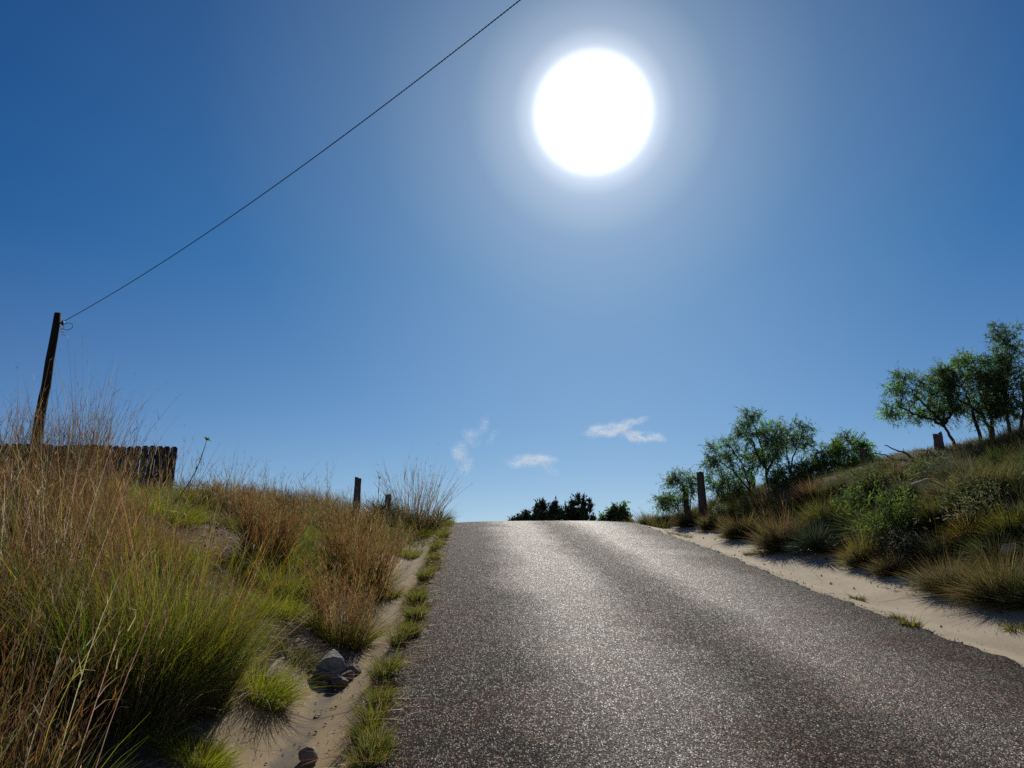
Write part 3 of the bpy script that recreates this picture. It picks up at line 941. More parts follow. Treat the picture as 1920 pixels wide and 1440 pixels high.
def shrub_fn(r, h, n=2600, cols=GREEN, lw=.016, ll=.05, stemc=(.05, .04, .03)):
    """twiggy mound with small leaves"""
    def f(g, C):
        b = np.array([C[0, 0], C[0, 1], float(ground_z(C[0, 0], C[0, 1]))])
        nt_ = 70
        a = rng.uniform(0, 6.28, nt_)
        el = np.arcsin(rng.uniform(.12, 1, nt_))
        d = np.stack([np.cos(a) * np.cos(el) * r / h, np.sin(a) * np.cos(el) * r / h, np.sin(el)], 1)
        L = h * rng.uniform(.65, 1.08, nt_) * (1 + .2 * np.sin(a * 3))
        P = ribbons(g, np.repeat(b[None], nt_, 0), d, L, rng.normal(0, .12, (nt_, 3)), .012, 5, stemc, stemc)
        ii = rng.integers(0, nt_, n)
        ring = rng.integers(2, 5, n)
        t = rng.uniform(0, 1, (n, 1))
        bb = P[ii, ring] * (1 - t) + P[ii, ring + 1] * t + rng.normal(0, .05 * r / .5, (n, 3))
        dd = nrm(d[ii] * .5 + nrm(rng.normal(size=(n, 3))))
        ribbons(g, bb, dd, ll * rng.uniform(.6, 1.4, n), rng.normal(0, .15, (n, 3)), lw, 2, vary(mixpick(cols, n), n), vary(mixpick(cols, n), n))
    return f


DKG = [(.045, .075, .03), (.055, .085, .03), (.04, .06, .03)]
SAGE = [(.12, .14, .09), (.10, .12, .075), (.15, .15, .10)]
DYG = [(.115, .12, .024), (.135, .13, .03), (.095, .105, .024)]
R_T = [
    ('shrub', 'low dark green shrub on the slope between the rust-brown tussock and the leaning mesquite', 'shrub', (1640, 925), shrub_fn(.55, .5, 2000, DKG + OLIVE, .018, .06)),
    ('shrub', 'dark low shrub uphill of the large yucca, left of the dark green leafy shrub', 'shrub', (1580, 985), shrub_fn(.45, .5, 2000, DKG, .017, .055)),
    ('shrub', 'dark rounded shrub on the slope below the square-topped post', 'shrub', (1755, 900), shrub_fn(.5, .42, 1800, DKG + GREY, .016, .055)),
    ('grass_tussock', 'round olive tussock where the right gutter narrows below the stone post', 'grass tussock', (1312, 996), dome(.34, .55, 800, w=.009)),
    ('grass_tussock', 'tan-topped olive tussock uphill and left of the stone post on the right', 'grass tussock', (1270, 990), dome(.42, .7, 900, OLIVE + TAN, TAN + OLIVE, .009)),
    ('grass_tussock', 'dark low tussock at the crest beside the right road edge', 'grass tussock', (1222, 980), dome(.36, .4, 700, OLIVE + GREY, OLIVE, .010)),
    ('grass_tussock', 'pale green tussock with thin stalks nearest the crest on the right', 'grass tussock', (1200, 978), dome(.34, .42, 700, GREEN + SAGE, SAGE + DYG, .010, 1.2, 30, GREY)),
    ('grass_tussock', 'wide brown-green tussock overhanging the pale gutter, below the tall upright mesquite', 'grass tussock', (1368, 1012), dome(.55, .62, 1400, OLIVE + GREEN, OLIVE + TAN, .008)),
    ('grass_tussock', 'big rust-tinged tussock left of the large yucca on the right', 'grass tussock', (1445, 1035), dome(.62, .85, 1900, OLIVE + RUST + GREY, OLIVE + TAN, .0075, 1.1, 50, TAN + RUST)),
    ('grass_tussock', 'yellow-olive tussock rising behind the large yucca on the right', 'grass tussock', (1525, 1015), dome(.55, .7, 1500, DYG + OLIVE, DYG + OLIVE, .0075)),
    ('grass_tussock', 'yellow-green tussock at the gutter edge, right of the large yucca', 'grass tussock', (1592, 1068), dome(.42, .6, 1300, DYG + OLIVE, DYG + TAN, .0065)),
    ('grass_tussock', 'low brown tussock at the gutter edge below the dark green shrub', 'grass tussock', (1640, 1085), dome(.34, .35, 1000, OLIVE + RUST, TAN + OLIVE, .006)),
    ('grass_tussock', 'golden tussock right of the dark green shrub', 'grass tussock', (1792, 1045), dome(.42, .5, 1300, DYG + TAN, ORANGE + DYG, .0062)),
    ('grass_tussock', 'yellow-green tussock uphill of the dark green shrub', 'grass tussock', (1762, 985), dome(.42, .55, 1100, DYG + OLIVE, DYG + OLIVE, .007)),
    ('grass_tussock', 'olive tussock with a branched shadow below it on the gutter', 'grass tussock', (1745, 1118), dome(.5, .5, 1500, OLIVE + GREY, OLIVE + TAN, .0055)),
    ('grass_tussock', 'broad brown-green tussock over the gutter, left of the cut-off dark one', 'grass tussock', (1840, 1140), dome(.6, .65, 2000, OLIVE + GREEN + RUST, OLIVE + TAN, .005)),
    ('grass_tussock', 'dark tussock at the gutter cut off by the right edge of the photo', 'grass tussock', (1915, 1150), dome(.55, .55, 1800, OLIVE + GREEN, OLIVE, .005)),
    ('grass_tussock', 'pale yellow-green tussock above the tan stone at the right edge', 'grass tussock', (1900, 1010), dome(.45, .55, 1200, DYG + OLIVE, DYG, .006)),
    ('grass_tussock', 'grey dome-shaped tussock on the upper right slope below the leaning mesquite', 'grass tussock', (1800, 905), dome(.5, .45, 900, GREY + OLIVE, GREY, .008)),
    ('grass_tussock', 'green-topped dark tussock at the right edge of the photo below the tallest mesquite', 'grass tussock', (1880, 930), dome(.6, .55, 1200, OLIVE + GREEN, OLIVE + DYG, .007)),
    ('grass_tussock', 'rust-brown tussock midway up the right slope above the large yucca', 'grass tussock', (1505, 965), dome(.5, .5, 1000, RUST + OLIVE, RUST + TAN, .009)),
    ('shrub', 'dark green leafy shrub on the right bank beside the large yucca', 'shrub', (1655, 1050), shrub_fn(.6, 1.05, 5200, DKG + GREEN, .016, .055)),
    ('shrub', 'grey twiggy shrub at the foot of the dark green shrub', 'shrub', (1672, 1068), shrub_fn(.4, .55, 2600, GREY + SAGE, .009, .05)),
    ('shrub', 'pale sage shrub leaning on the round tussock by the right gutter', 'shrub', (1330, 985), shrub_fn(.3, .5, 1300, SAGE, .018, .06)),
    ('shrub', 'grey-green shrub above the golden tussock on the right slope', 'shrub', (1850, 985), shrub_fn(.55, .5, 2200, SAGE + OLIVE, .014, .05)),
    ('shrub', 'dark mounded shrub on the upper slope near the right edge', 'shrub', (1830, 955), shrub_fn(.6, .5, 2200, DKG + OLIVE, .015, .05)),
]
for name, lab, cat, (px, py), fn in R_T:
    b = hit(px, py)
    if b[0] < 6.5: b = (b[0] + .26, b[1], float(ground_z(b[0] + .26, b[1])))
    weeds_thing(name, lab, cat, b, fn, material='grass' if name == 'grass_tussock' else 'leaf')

# the many lookalike tussocks over the slope: five kinds, copied
protos = []
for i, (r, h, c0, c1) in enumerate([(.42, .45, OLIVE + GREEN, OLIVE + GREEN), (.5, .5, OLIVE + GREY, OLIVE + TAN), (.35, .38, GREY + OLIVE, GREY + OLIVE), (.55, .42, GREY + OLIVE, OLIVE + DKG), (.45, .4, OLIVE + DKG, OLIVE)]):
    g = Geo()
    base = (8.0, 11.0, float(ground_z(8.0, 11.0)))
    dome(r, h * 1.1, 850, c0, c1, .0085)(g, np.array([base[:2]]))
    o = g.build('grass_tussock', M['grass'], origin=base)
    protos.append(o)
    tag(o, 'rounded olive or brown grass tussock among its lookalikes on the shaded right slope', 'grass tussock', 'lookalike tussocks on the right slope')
spots = []
tries = 0
while len(spots) < 190 and tries < 6000:
    tries += 1
    u, v = rng.uniform(6.3, 13.5), rng.uniform(6, 22)
    if u > 5.9 + (v - 4) * .62: continue
    if room([(u, v)], *RIGHT_TOP)[0] < .42: continue
    if all((u - a) ** 2 + (v - b) ** 2 > .55 ** 2 for a, b in spots): spots.append((u, v))
for i, (u, v) in enumerate(spots):
    p = protos[i % 5]
    o = p if i < 5 else p.copy()
    if i >= 5: col.objects.link(o)
    o.location = (u, v, float(ground_z(u, v)) - .03)
    s = rng.uniform(.65, 1.2)
    o.scale = (s, s, s * rng.uniform(.8, 1.2))
    o.rotation_euler = (0, -math.atan(.25), rng.uniform(-.6, .6))

# small tufts growing in the right gutter and along its edge
for (px, py), h, r, lab in [((1437, 1038), .22, .2, 'flat olive tuft growing in the pale gutter below the big rust-tinged tussock'),
                            ((1405, 1040), .13, .07, 'small dark tuft growing alone in the pale gutter'),
                            ((1608, 1124), .11, .06, 'small tuft at the road edge on the cracked joint of the right gutter'),
                            ((1708, 1172), .13, .07, 'larger of the two small tufts between road and right gutter near the yucca shadow'),
                            ((1683, 1160), .10, .04, 'thinner of the two small tufts between road and right gutter'),
                            ((1275, 1004), .16, .25, 'low strip of grass at the top of the right gutter beside the crest'),
                            ((1910, 1180), .16, .1, 'dark tuft in the gutter at the right edge of the photo')]:
    b = hit(px, py)
    weeds_thing('grass_tuft', lab, 'grass tuft', b, lambda g, C: clump(g, C, 220, r, h, 1.0, OLIVE + YGREEN, OLIVE + TAN, .0065, .4))


# ------------------------------------------------------------------ trees
def tree(name, label, cat, px, y, trunk, blobs, natt, nleaf, cols, group=None, tr=.07, ll=.085, lw=.016, droop=.5, lm='leaf', depth=1.0, basez=None, foot=None, spread=.085, up=False):
    """trunk: polyline in photo-sized offsets from the foot (dx right, dy up), blobs (dx, dy, rx, ry): clusters of the crown; all scaled to metres at this distance"""
    b = np.array(spot(px, y))
    if basez is not None: b[2] = basez
    s = y / F / ray(px, 880).y * 1.0
    if foot:
        o_ = float(photo_px([b[0]], [b[1]], [b[2]])[1][0]) - foot
        trunk = [[(dx, dy + (o_ if dy > 8 else 0), dz) for dx, dy, dz in line] for line in trunk]
        blobs = [(dx, dy + o_, rx, ry) for dx, dy, rx, ry in blobs]
    root = empty(name, tuple(b), label, cat, group)
    gt, gl_ = Geo(), Geo()
    nodes, nleaf = [], int(nleaf * 1.85)
    depthdir = np.array([0, 1.0, 0])
    for line in trunk:
        pts = np.array([[b[0] + dx * s, b[1] + dz * s * depth, b[2] + dy * s] for dx, dy, dz in line])
        # smooth and wander
        t = np.linspace(0, len(pts) - 1, len(pts) * 4)
        P = np.stack([np.interp(t, np.arange(len(pts)), pts[:, k]) for k in range(3)], 1)
        P[1:-1] += rng.normal(0, .012, (len(P) - 2, 3))
        h = np.linspace(1, .4, len(P))
        tr_ = tr * .72
        tube(gt, P, tr_ * h, 7, (.05, .04, .034))
        for q, rr in zip(P[2:], (tr_ * h)[2:]): nodes.append((q, rr))
    att = []
    wsum = sum(rx * ry for _, _, rx, ry in blobs)
    for dx, dy, rx, ry in blobs:
        n = max(3, int(natt * rx * ry / wsum))
        v = nrm(rng.normal(size=(n, 3))) * (rng.uniform(.15, 1, (n, 1)) ** .45)
        att.append(np.stack([b[0] + (dx + v[:, 0] * rx) * s, b[1] + v[:, 1] * rx * s * 1.1 * depth, b[2] + (dy + v[:, 2] * ry) * s], 1))
    att = np.concatenate(att)
    foot = np.array([nodes[0][0]])
    att = att[np.argsort(np.linalg.norm(att - b, axis=1))]
    NP = np.array([q for q, _ in nodes]); NR = np.array([r for _, r in nodes])
    seg_b, seg_d, seg_l = [], [], []
    for a in att:
        dd = np.linalg.norm(NP - a, axis=1) + .5 * np.maximum(NP[:, 2] - a[2], 0)
        k = int(np.argmin(dd))
        p0, r0 = NP[k], NR[k]
        L = np.linalg.norm(a - p0)
        nseg = max(2, int(L / .14))
        t = np.linspace(0, 1, nseg + 1)[:, None]
        P = p0 + (a - p0) * t + np.array([0, 0, L * .12]) * np.sin(t * np.pi) + np.concatenate([[[0, 0, 0]], rng.normal(0, .02, (nseg, 3))])
        r1 = max(min(r0 * .5, .02), .005)
        rad = np.linspace(r1, .005, nseg + 1)
        tube(gt, P, rad, 4, (.05, .04, .034), cap=False)
        NP = np.concatenate([NP, P[1:]]); NR = np.concatenate([NR, rad[1:]])
        seg_b.append(P[-2]); seg_d.append(P[-1] - P[-2])
    # feathery leaf sprays: a few drooping twiglets at the end of every twig, leaflets along each
    seg_d = np.array(seg_d)
    cen = att.mean(0)
    nsub = 5
    ii = np.repeat(np.arange(len(att)), nsub)
    m = len(ii)
    if up:
        sd = nrm(np.array([0, 0, 1.1]) + nrm(rng.normal(size=(m, 3))) * .7)
    else:
        sd = nrm(nrm(att[ii] - cen) * .5 + nrm(seg_d[ii]) * .4 + nrm(rng.normal(size=(m, 3))) + np.array([0, 0, -.1]))
    sl = spread * rng.uniform(1.4, 4.2, m)
    sb = rng.normal(0, .12, (m, 3)); sb[:, 2] -= droop * .5 * rng.uniform(0, 1, m)
    P = ribbons(gt, att[ii] - seg_d[ii] * rng.uniform(0, 1.2, (m, 1)), sd, sl, sb, .006 + .004 * (y > 30), 3, (.06, .05, .04), (.06, .06, .04))
    per = max(3, nleaf // m)
    jj = np.repeat(np.arange(m), per)
    k = len(jj)
    tt = rng.uniform(.1, 1, (k, 1)) * 3
    r0 = np.minimum(tt[:, 0].astype(int), 2)
    fr = tt - r0[:, None]
    bb = P[jj, r0] * (1 - fr) + P[jj, r0 + 1] * fr
    if up:
        d = nrm(np.array([0, 0, .9]) + nrm(rng.normal(size=(k, 3))) * .8)
    else:
        d = nrm(sd[jj] * .4 + nrm(rng.normal(size=(k, 3))) + np.array([0, 0, -.25]))
    be = rng.normal(0, .15, (k, 3)); be[:, 2] -= droop * rng.uniform(0, 1, k)
    shade = vary(mixpick(cols, len(att)), len(att), .28)
    cc = vary(shade[ii[jj]], k, .2)
    ribbons(gl_, bb, d, ll * rng.uniform(.4, 1.25, k), be, lw * rng.uniform(.6, 1.3, k), 2, cc, cc)
    gt.build('trunk', M['bark'], tuple(b), root, smooth=True)
    gl_.build('crown', M[lm], tuple(b), root)
    return root


MESQ = [(.075, .135, .05), (.095, .16, .055), (.06, .11, .05), (.11, .17, .06)]
BRIGHT = [(.085, .15, .035), (.10, .17, .04), (.065, .12, .03)]
JUN = [(.045, .068, .04), (.055, .08, .044), (.04, .058, .038)]
tree('mesquite_tree', 'leaning mesquite with low spreading limbs behind the square post on the right skyline', 'tree', 1804, 16.8,
     [[(0, -8, 0), (-8, 16, 0), (-17, 38, 2), (-10, 62, 4)], [(-17, 34, 0), (-38, 44, -4), (-70, 54, -6), (-105, 72, -4)], [(-17, 38, 2), (-40, 72, 6), (-62, 98, 6)], [(-15, 40, 0), (8, 64, 6), (26, 72, 10)]],
     [(-68, 118, 46, 26), (-45, 82, 44, 26), (-108, 72, 28, 20), (-92, 104, 26, 20), (-15, 92, 32, 36), (-122, 60, 14, 9), (-10, 60, 20, 18), (-55, 64, 40, 16), (-85, 128, 18, 12), (-4, 118, 24, 24)], 210, 5200, MESQ, tr=.055, foot=832)
tree('mesquite_tree', 'broad bushy mesquite with two dark trunks, between the leaning one and the frame edge', 'tree', 1852, 16.6,
     [[(0, -8, 0), (-3, 25, 0), (-6, 55, 2), (-14, 90, 2)], [(28, -5, 3), (22, 18, 3), (14, 36, 2), (-8, 55, 0), (-34, 66, -2)], [(26, 4, 3), (34, 36, 6), (22, 80, 8)]],
     [(-22, 122, 42, 34), (12, 95, 40, 36), (-38, 92, 30, 34), (2, 140, 28, 18), (18, 60, 30, 26), (-10, 58, 36, 18), (20, 36, 34, 18), (-36, 60, 24, 24), (-52, 112, 22, 26), (38, 112, 34, 40), (44, 60, 26, 30)], 300, 8600, MESQ, tr=.06, foot=812)
tree('mesquite_tree', 'tallest mesquite, cut off by the right edge of the photo', 'tree', 1908, 16.2,
     [[(0, -8, 0), (4, 40, 0), (10, 90, 2), (14, 150, 4)], [(20, -6, 2), (40, 50, 2), (50, 110, 2)], [(4, 40, 0), (-12, 80, -2), (-16, 110, -2)]],
     [(-8, 132, 28, 46), (20, 100, 45, 50), (22, 165, 30, 34), (12, 200, 16, 24), (34, 205, 24, 24), (60, 130, 60, 60), (8, 60, 28, 26), (-22, 100, 24, 34), (24, 50, 34, 24)], 280, 7600, MESQ + DKG, tr=.06, foot=812)
tree('mesquite_tree', 'tall upright mesquite in the middle of the right skyline group', 'tree', 1440, 19.0,
     [[(0, -5, 0), (-2, 25, 0), (-6, 60, 2), (-14, 100, 2)], [(0, 10, 0), (20, 45, 4), (26, 80, 4)], [(-2, 20, 0), (-20, 50, -3), (-24, 80, -3)]],
     [(-18, 98, 30, 30), (-4, 62, 40, 32), (-26, 120, 17, 14), (18, 84, 26, 26), (-10, 40, 36, 20), (-40, 90, 10, 14)], 190, 5200, MESQ, tr=.05, foot=898)
tree('mesquite_tree', 'sparse open-branched mesquite just right of the tall upright one', 'tree', 1478, 19.4,
     [[(0, -5, 0), (14, 35, 2), (30, 62, 2), (38, 88, 2)], [(4, 10, 0), (2, 50, 0), (10, 84, 0)]],
     [(38, 88, 20, 16), (18, 84, 20, 20), (28, 62, 22, 18), (4, 60, 20, 16), (48, 66, 14, 14)], 90, 1700, MESQ, tr=.032, foot=890)
tree('mesquite_tree', 'thin leaning mesquite between the stone post and the tall upright one', 'tree', 1408, 19.6,
     [[(0, -5, 0), (-14, 30, 0), (-32, 62, 2), (-38, 76, 2)], [(-5, 8, 0), (-35, 20, 0), (-60, 34, 0)]],
     [(-38, 66, 18, 16), (-66, 52, 18, 18), (-52, 32, 32, 18), (-30, 44, 26, 20), (-74, 36, 16, 14), (-20, 20, 28, 14)], 120, 2600, MESQ, tr=.032, foot=900)
tree('mesquite_bush', 'bright green rounded bush right of the sparse mesquite on the skyline', 'bush', 1598, 18.0,
     [[(0, -6, 0), (-4, 20, 0), (2, 45, 0)], [(-3, 0, 0), (-25, 15, 2), (-40, 30, 2)], [(3, 0, 0), (22, 18, 2), (30, 30, 2)]],
     [(2, 48, 34, 24), (-24, 30, 36, 26), (28, 38, 20, 20), (-42, 22, 28, 20), (10, 18, 42, 18), (40, 24, 14, 12)], 210, 6200, BRIGHT, tr=.03, ll=.08, foot=885)
tree('mesquite_bush', 'low green bush in front of the tall upright mesquite trunk', 'bush', 1492, 18.0,
     [[(0, -6, 0), (-4, 14, 0), (2, 26, 0)], [(0, 0, 0), (26, 12, 2), (44, 18, 2)], [(0, 0, 0), (-24, 10, 0), (-38, 14, 0)]],
     [(-10, 16, 40, 18), (34, 18, 40, 20), (-36, 10, 20, 14), (10, 28, 28, 12)], 150, 4200, MESQ + BRIGHT, tr=.025, ll=.075, foot=905)
tree('mesquite_bush', 'small airy bush left of the stone post on the right', 'bush', 1286, 21.0,
     [[(0, -5, 0), (-6, 18, 0), (-14, 34, 0)], [(0, 0, 0), (10, 18, 0), (10, 30, 0)]],
     [(-16, 36, 22, 13), (8, 26, 18, 16), (-4, 18, 22, 14), (-24, 30, 12, 10)], 80, 1900, MESQ, tr=.025, ll=.08, foot=933)
tree('mesquite_bush', 'tiny dark sprig of a bush at the left end of the right skyline group', 'bush', 1254, 21.6,
     [[(0, -5, 0), (-6, 8, 0), (-14, 12, 0)]], [(-10, 10, 13, 9), (-2, 6, 10, 8)], 24, 500, MESQ + DKG, tr=.015, ll=.09, foot=945)


def far_tree(label, px, blobs, cols, up=True, y=45., nl=2600):
    s = y / F / ray(px, 880).y
    zc = float(at(px, 982, y)[2])
    b = spot(px, y)
    lift = (zc - b[2]) / s
    bl = [(dx, dy + lift, rx, ry) for dx, dy, rx, ry in blobs] + [(0, lift - 12, 14, 14), (0, lift + 2, 20, 8), (-14, lift + 1, 14, 7), (15, lift + 1, 14, 7), (0, lift * .55, 12, lift * .3)]
    tree('juniper_tree' if up else 'far_mesquite_tree', label, 'tree', px, y, [[(0, -4, 0), (0, lift * .5, 0), (0, lift, 0), (blobs[0][0] * .6, lift + blobs[0][1] * .8, 0)]], bl, 220, int(nl * 1.3), cols, 'trees beyond the crest', .09, .20, .075, .1, 'juniper' if up else 'leaf', 1.0, None, None, .10, up)

far_tree('lowest juniper, leftmost of the dark trees beyond the crest', 985, [(-2, 10, 8, 9), (-12, 4, 7, 4), (4, 6, 8, 6)], JUN, nl=1400)
far_tree('round-topped dark juniper between the lowest and the spiky one beyond the crest', 1012, [(0, 24, 11, 12), (-8, 14, 8, 9), (6, 12, 12, 10), (6, 28, 6, 8)], JUN)
far_tree('two-lobed dark juniper touching the spiky one on its left, beyond the crest', 1040, [(-2, 24, 9, 13), (8, 14, 12, 9), (-6, 14, 10, 10)], JUN)
far_tree('tallest, spiky-topped dark juniper beyond the crest', 1085, [(-2, 38, 4, 14), (8, 36, 4, 13), (-13, 27, 5, 13), (-21, 18, 5, 10), (18, 27, 4, 13), (0, 16, 20, 11), (-16, 10, 14, 9)], JUN, nl=3400)
far_tree('lighter green two-tipped tree beyond the crest, right of the spiky juniper', 1152, [(-6, 20, 7, 12), (9, 24, 8, 11), (-16, 8, 12, 8), (4, 10, 16, 9), (16, 14, 7, 8)], [(.075, .125, .05), (.06, .105, .045)], False, y=40., nl=2400)

tree('mesquite_bush', 'low green brush between the tallest right post and the thin leaning mesquite', 'bush', 1352, 20.4,
     [[(0, -5, 0), (-4, 14, 0), (2, 26, 0)], [(0, 0, 0), (16, 14, 0), (24, 22, 0)], [(0, 0, 0), (-12, 10, 0), (-18, 18, 0)]],
     [(-6, 22, 24, 16), (18, 20, 24, 16), (6, 8, 34, 14), (30, 10, 18, 12)], 110, 2400, MESQ + DKG, tr=.02, ll=.075, foot=922)
tree('mesquite_bush', 'low dark brush on the bank directly left of the two right posts', 'bush', 1252, 22.2,
     [[(0, -5, 0), (-2, 8, 0), (4, 18, 0)], [(0, 0, 0), (14, 10, 0), (20, 16, 0)]],
     [(4, 14, 20, 10), (18, 10, 22, 12), (-8, 4, 16, 8)], 60, 1300, DKG + MESQ, tr=.018, ll=.08, foot=952)

# fallen dead branch on the right skyline
b = hit(1690, 872)
b = (b[0], b[1], b[2])
root = empty('fallen_branch', b, 'dead grey branch lying on the right skyline between the bright bush and the square post', 'branch')
s = b[1] / F / ray(1690, 880).y
g = Geo()
def bl(pts, r):
    P = np.array([[b[0] + (x - 1690) * s, b[1] + dz, b[2] + (872 - y) * s] for x, y, dz in pts])
    t = np.linspace(0, len(P) - 1, len(P) * 3)
    P = np.stack([np.interp(t, np.arange(len(P)), P[:, k]) for k in range(3)], 1) + rng.normal(0, .008, (len(t), 3))
    tube(g, P, np.linspace(r, r * .35, len(P)), 6, (.06, .05, .042))
bl([(1722, 872, 0), (1700, 862, 0), (1675, 862, 0), (1645, 862, .1), (1624, 850, .1)], .03)
bl([(1718, 868, 0), (1705, 850, 0), (1688, 844, 0), (1662, 834, 0)], .025)
bl([(1700, 850, 0), (1698, 840, 0)], .014)
bl([(1678, 862, 0), (1660, 852, 0), (1640, 848, .05)], .018)
bl([(1650, 862, .1), (1636, 866, .1), (1625, 862, .1)], .014)
g.build('limb', M['bark'], b, root)

# ------------------------------------------------------------------ posts, fence, pole and wire
def fence_post(label, px, ytop, ybot, y, w, group, lean=0.0):
    bot = at(px, ybot, y)
    gz_ = float(ground_z(bot.x, y))
    top = at(px, ytop, y).z
    bz = min(gz_, bot.z) - .15
    g = Geo()
    n = 9
    P = np.array([[bot.x + lean * t, y + .01 * math.sin(t * 5), bz + (top - bz) * t] for t in np.linspace(0, 1, n)])
    rad = (w / 2) * np.linspace(1.18, .92, n) * (1 + rng.normal(0, .03, n))
    tube(g, P, rad, 9, (1, 1, 1), cap=False)
    # weathered slanted top
    V = g.V[0]
    V[-9:, 2] += rng.normal(0, .02, 9)
    tube_top = np.concatenate([V[-9:], [[P[-1][0], P[-1][1], top + .015]]])
    g.add(tube_top, [(k, (k + 1) % 9, 9, 9) for k in range(9)])
    o = g.build('fence_post', M['wood_post'], (bot.x, y, gz_))
    return tag(o, label, 'fence post', group)

GP = 'old fence posts along the banks'
fence_post('tall weathered fence post on the left bank skyline', 668, 897, 945, 17.2, .155, GP, .01)
fence_post('short stump-like fence post right of the tall one on the left bank', 727, 928, 950, 18.6, .15, GP)
fence_post('tallest dark fence post on the right, near the small airy bush', 1318, 887, 945, 20.0, .20, GP, -.02)
fence_post('short fence post half hidden behind the tallest right post', 1287, 911, 945, 22.0, .15, GP)
fence_post('squat fence post below the tall upright mesquite', 1411, 893, 915, 20.6, .17, GP)
fence_post('dark fence post standing against the right side of the bright green bush', 1622, 842, 880, 17.4, .15, GP)
fence_post('thick square-topped fence post under the leaning mesquite on the right skyline', 1763, 815, 850, 16.2, .20, GP)

# picket fence
fy = 16.0
right = at(334, 838, fy)
left = at(-40, 831, fy)
root = empty('picket_fence', (right.x, fy, float(ground_z(right.x, fy))), 'dark weathered dog-eared picket fence behind the tall grass on the left', 'fence')
org = np.array([right.x, fy, float(ground_z(right.x, fy))])
pw, gap = .128, .015
nP = int((right.x - left.x) / (pw + gap)) + 1
def slab(g, pts, y0, y1):
    k = len(pts)
    V = [(x, y0, z) for x, z in pts] + [(x, y1, z) for x, z in pts]
    Fq = []
    for i in range(k):
        j = (i + 1) % k
        Fq.append((i, j, j + k, i + k))
    # caps as fans
    c0 = len(V); V.append((sum(p[0] for p in pts) / k, y0, sum(p[1] for p in pts) / k)); V.append((V[c0][0], y1, V[c0][2]))
    for i in range(k):
        j = (i + 1) % k
        Fq.append((j, i, c0, c0)); Fq.append((i + k, j + k, c0 + 1, c0 + 1))
    g.add(V, Fq)
for i in range(nP):
    x1 = right.x - i * (pw + gap) + random.uniform(-.004, .004)
    x0 = x1 - pw + random.uniform(-.004, .004)
    t = i / nP
    zt = right.z + (left.z - right.z) * t + .03 * math.sin(i * .7) * .4 + random.uniform(-.012, .012)
    zb = min(float(ground_z(x0, fy)), zt - .75) - .1
    g = Geo()
    c = .032
    tl = random.uniform(-.006, .006)
    slab(g, [(x0, zb), (x1, zb), (x1 + tl, zt - c), (x1 - c + tl, zt), (x0 + c + tl, zt), (x0 + tl, zt - c)], fy - .011 + random.uniform(-.003, .003), fy + .011)
    g.build('picket', M['picket'], tuple(org), root)
for zr in (.16, .58):
    g = Geo()
    z1, z0 = right.z - zr, left.z - zr
    V = [(right.x - .01, fy + .016, z1), (right.x - .01, fy + .054, z1), (right.x - .01, fy + .054, z1 - .085), (right.x - .01, fy + .016, z1 - .085)]
    xl = right.x - nP * (pw + gap) + .02
    V += [(xl, fy + .016, z0), (xl, fy + .054, z0), (xl, fy + .054, z0 - .085), (xl, fy + .016, z0 - .085)]
    g.add(V, [(0, 1, 2, 3), (7, 6, 5, 4), (0, 4, 5, 1), (1, 5, 6, 2), (2, 6, 7, 3), (3, 7, 4, 0)])
    g.build('rail', M['picket'], tuple(org), root)
for k in (0.02, .52, .98):
    x = right.x - .08 - k * (nP * (pw + gap) - .2)
    g = Geo()
    zt = right.z - .1
    zb = min(float(ground_z(x, fy)), zt - .7) - .3
    slab(g, [(x - .045, zb), (x + .045, zb), (x + .045, zt), (x - .045, zt)], fy + .058, fy + .148)
    g.build('post', M['picket'], tuple(org), root)

# utility pole
py_ = 18.2
pt, pb = at(109, 588, py_), at(70, 815, py_)
gzp = float(ground_z(pb.x, py_))
dirp = (pt - pb) / (pt.z - pb.z)
foot = pb + dirp * (gzp - .2 - pb.z)
root = empty('utility_pole', (foot.x, foot.y, gzp), 'dark wooden utility pole behind the picket fence', 'utility pole')
org = (foot.x, foot.y, gzp)
g = Geo()
n = 16
P = np.array([np.array(foot) + (np.array(pt) - np.array(foot)) * t for t in np.linspace(0, 1, n)])
P[1:-1, 0] += rng.normal(0, .006, n - 2)
rad = np.linspace(.135, .082, n)
tube(g, P, rad, 14)
g.build('shaft', M['pole'], org, root, smooth=True)
wa = at(114, 607, py_)
wa = Vector((wa.x + .03, wa.y - .06, wa.z))
g = Geo()
tube(g, [(wa.x - .12, wa.y + .05, wa.z), (wa.x + .02, wa.y, wa.z), (wa.x + .05, wa.y - .01, wa.z)], [.018, .022, .03], 8, (.05, .05, .05))
tube(g, [(wa.x + .04, wa.y, wa.z + .05), (wa.x + .04, wa.y, wa.z - .05)], [.03, .03], 8, (.05, .05, .05))
g.build('bracket', M['steel'], org, root)
g = Geo()
t = np.linspace(0, 2 * np.pi * .95, 22)
tube(g, np.stack([wa.x + .17 - .12 * np.cos(t), wa.y + .03 * np.sin(t), wa.z - .09 + .10 * np.sin(t)], 1), .007, 5, (.03, .03, .03))
t = np.linspace(0, 1, 14)
tube(g, np.stack([wa.x + .05 + .06 * t + .03 * np.sin(t * 9), wa.y + 0 * t, wa.z - .03 - .30 * t], 1), .006, 5, (.03, .03, .03))
tube(g, np.stack([wa.x - .0 + .10 * t + .02 * np.sin(t * 12), wa.y + 0 * t, wa.z - .1 - .24 * t], 1), .006, 5, (.03, .03, .03))
g.build('loose_wire', M['steel'], org, root)

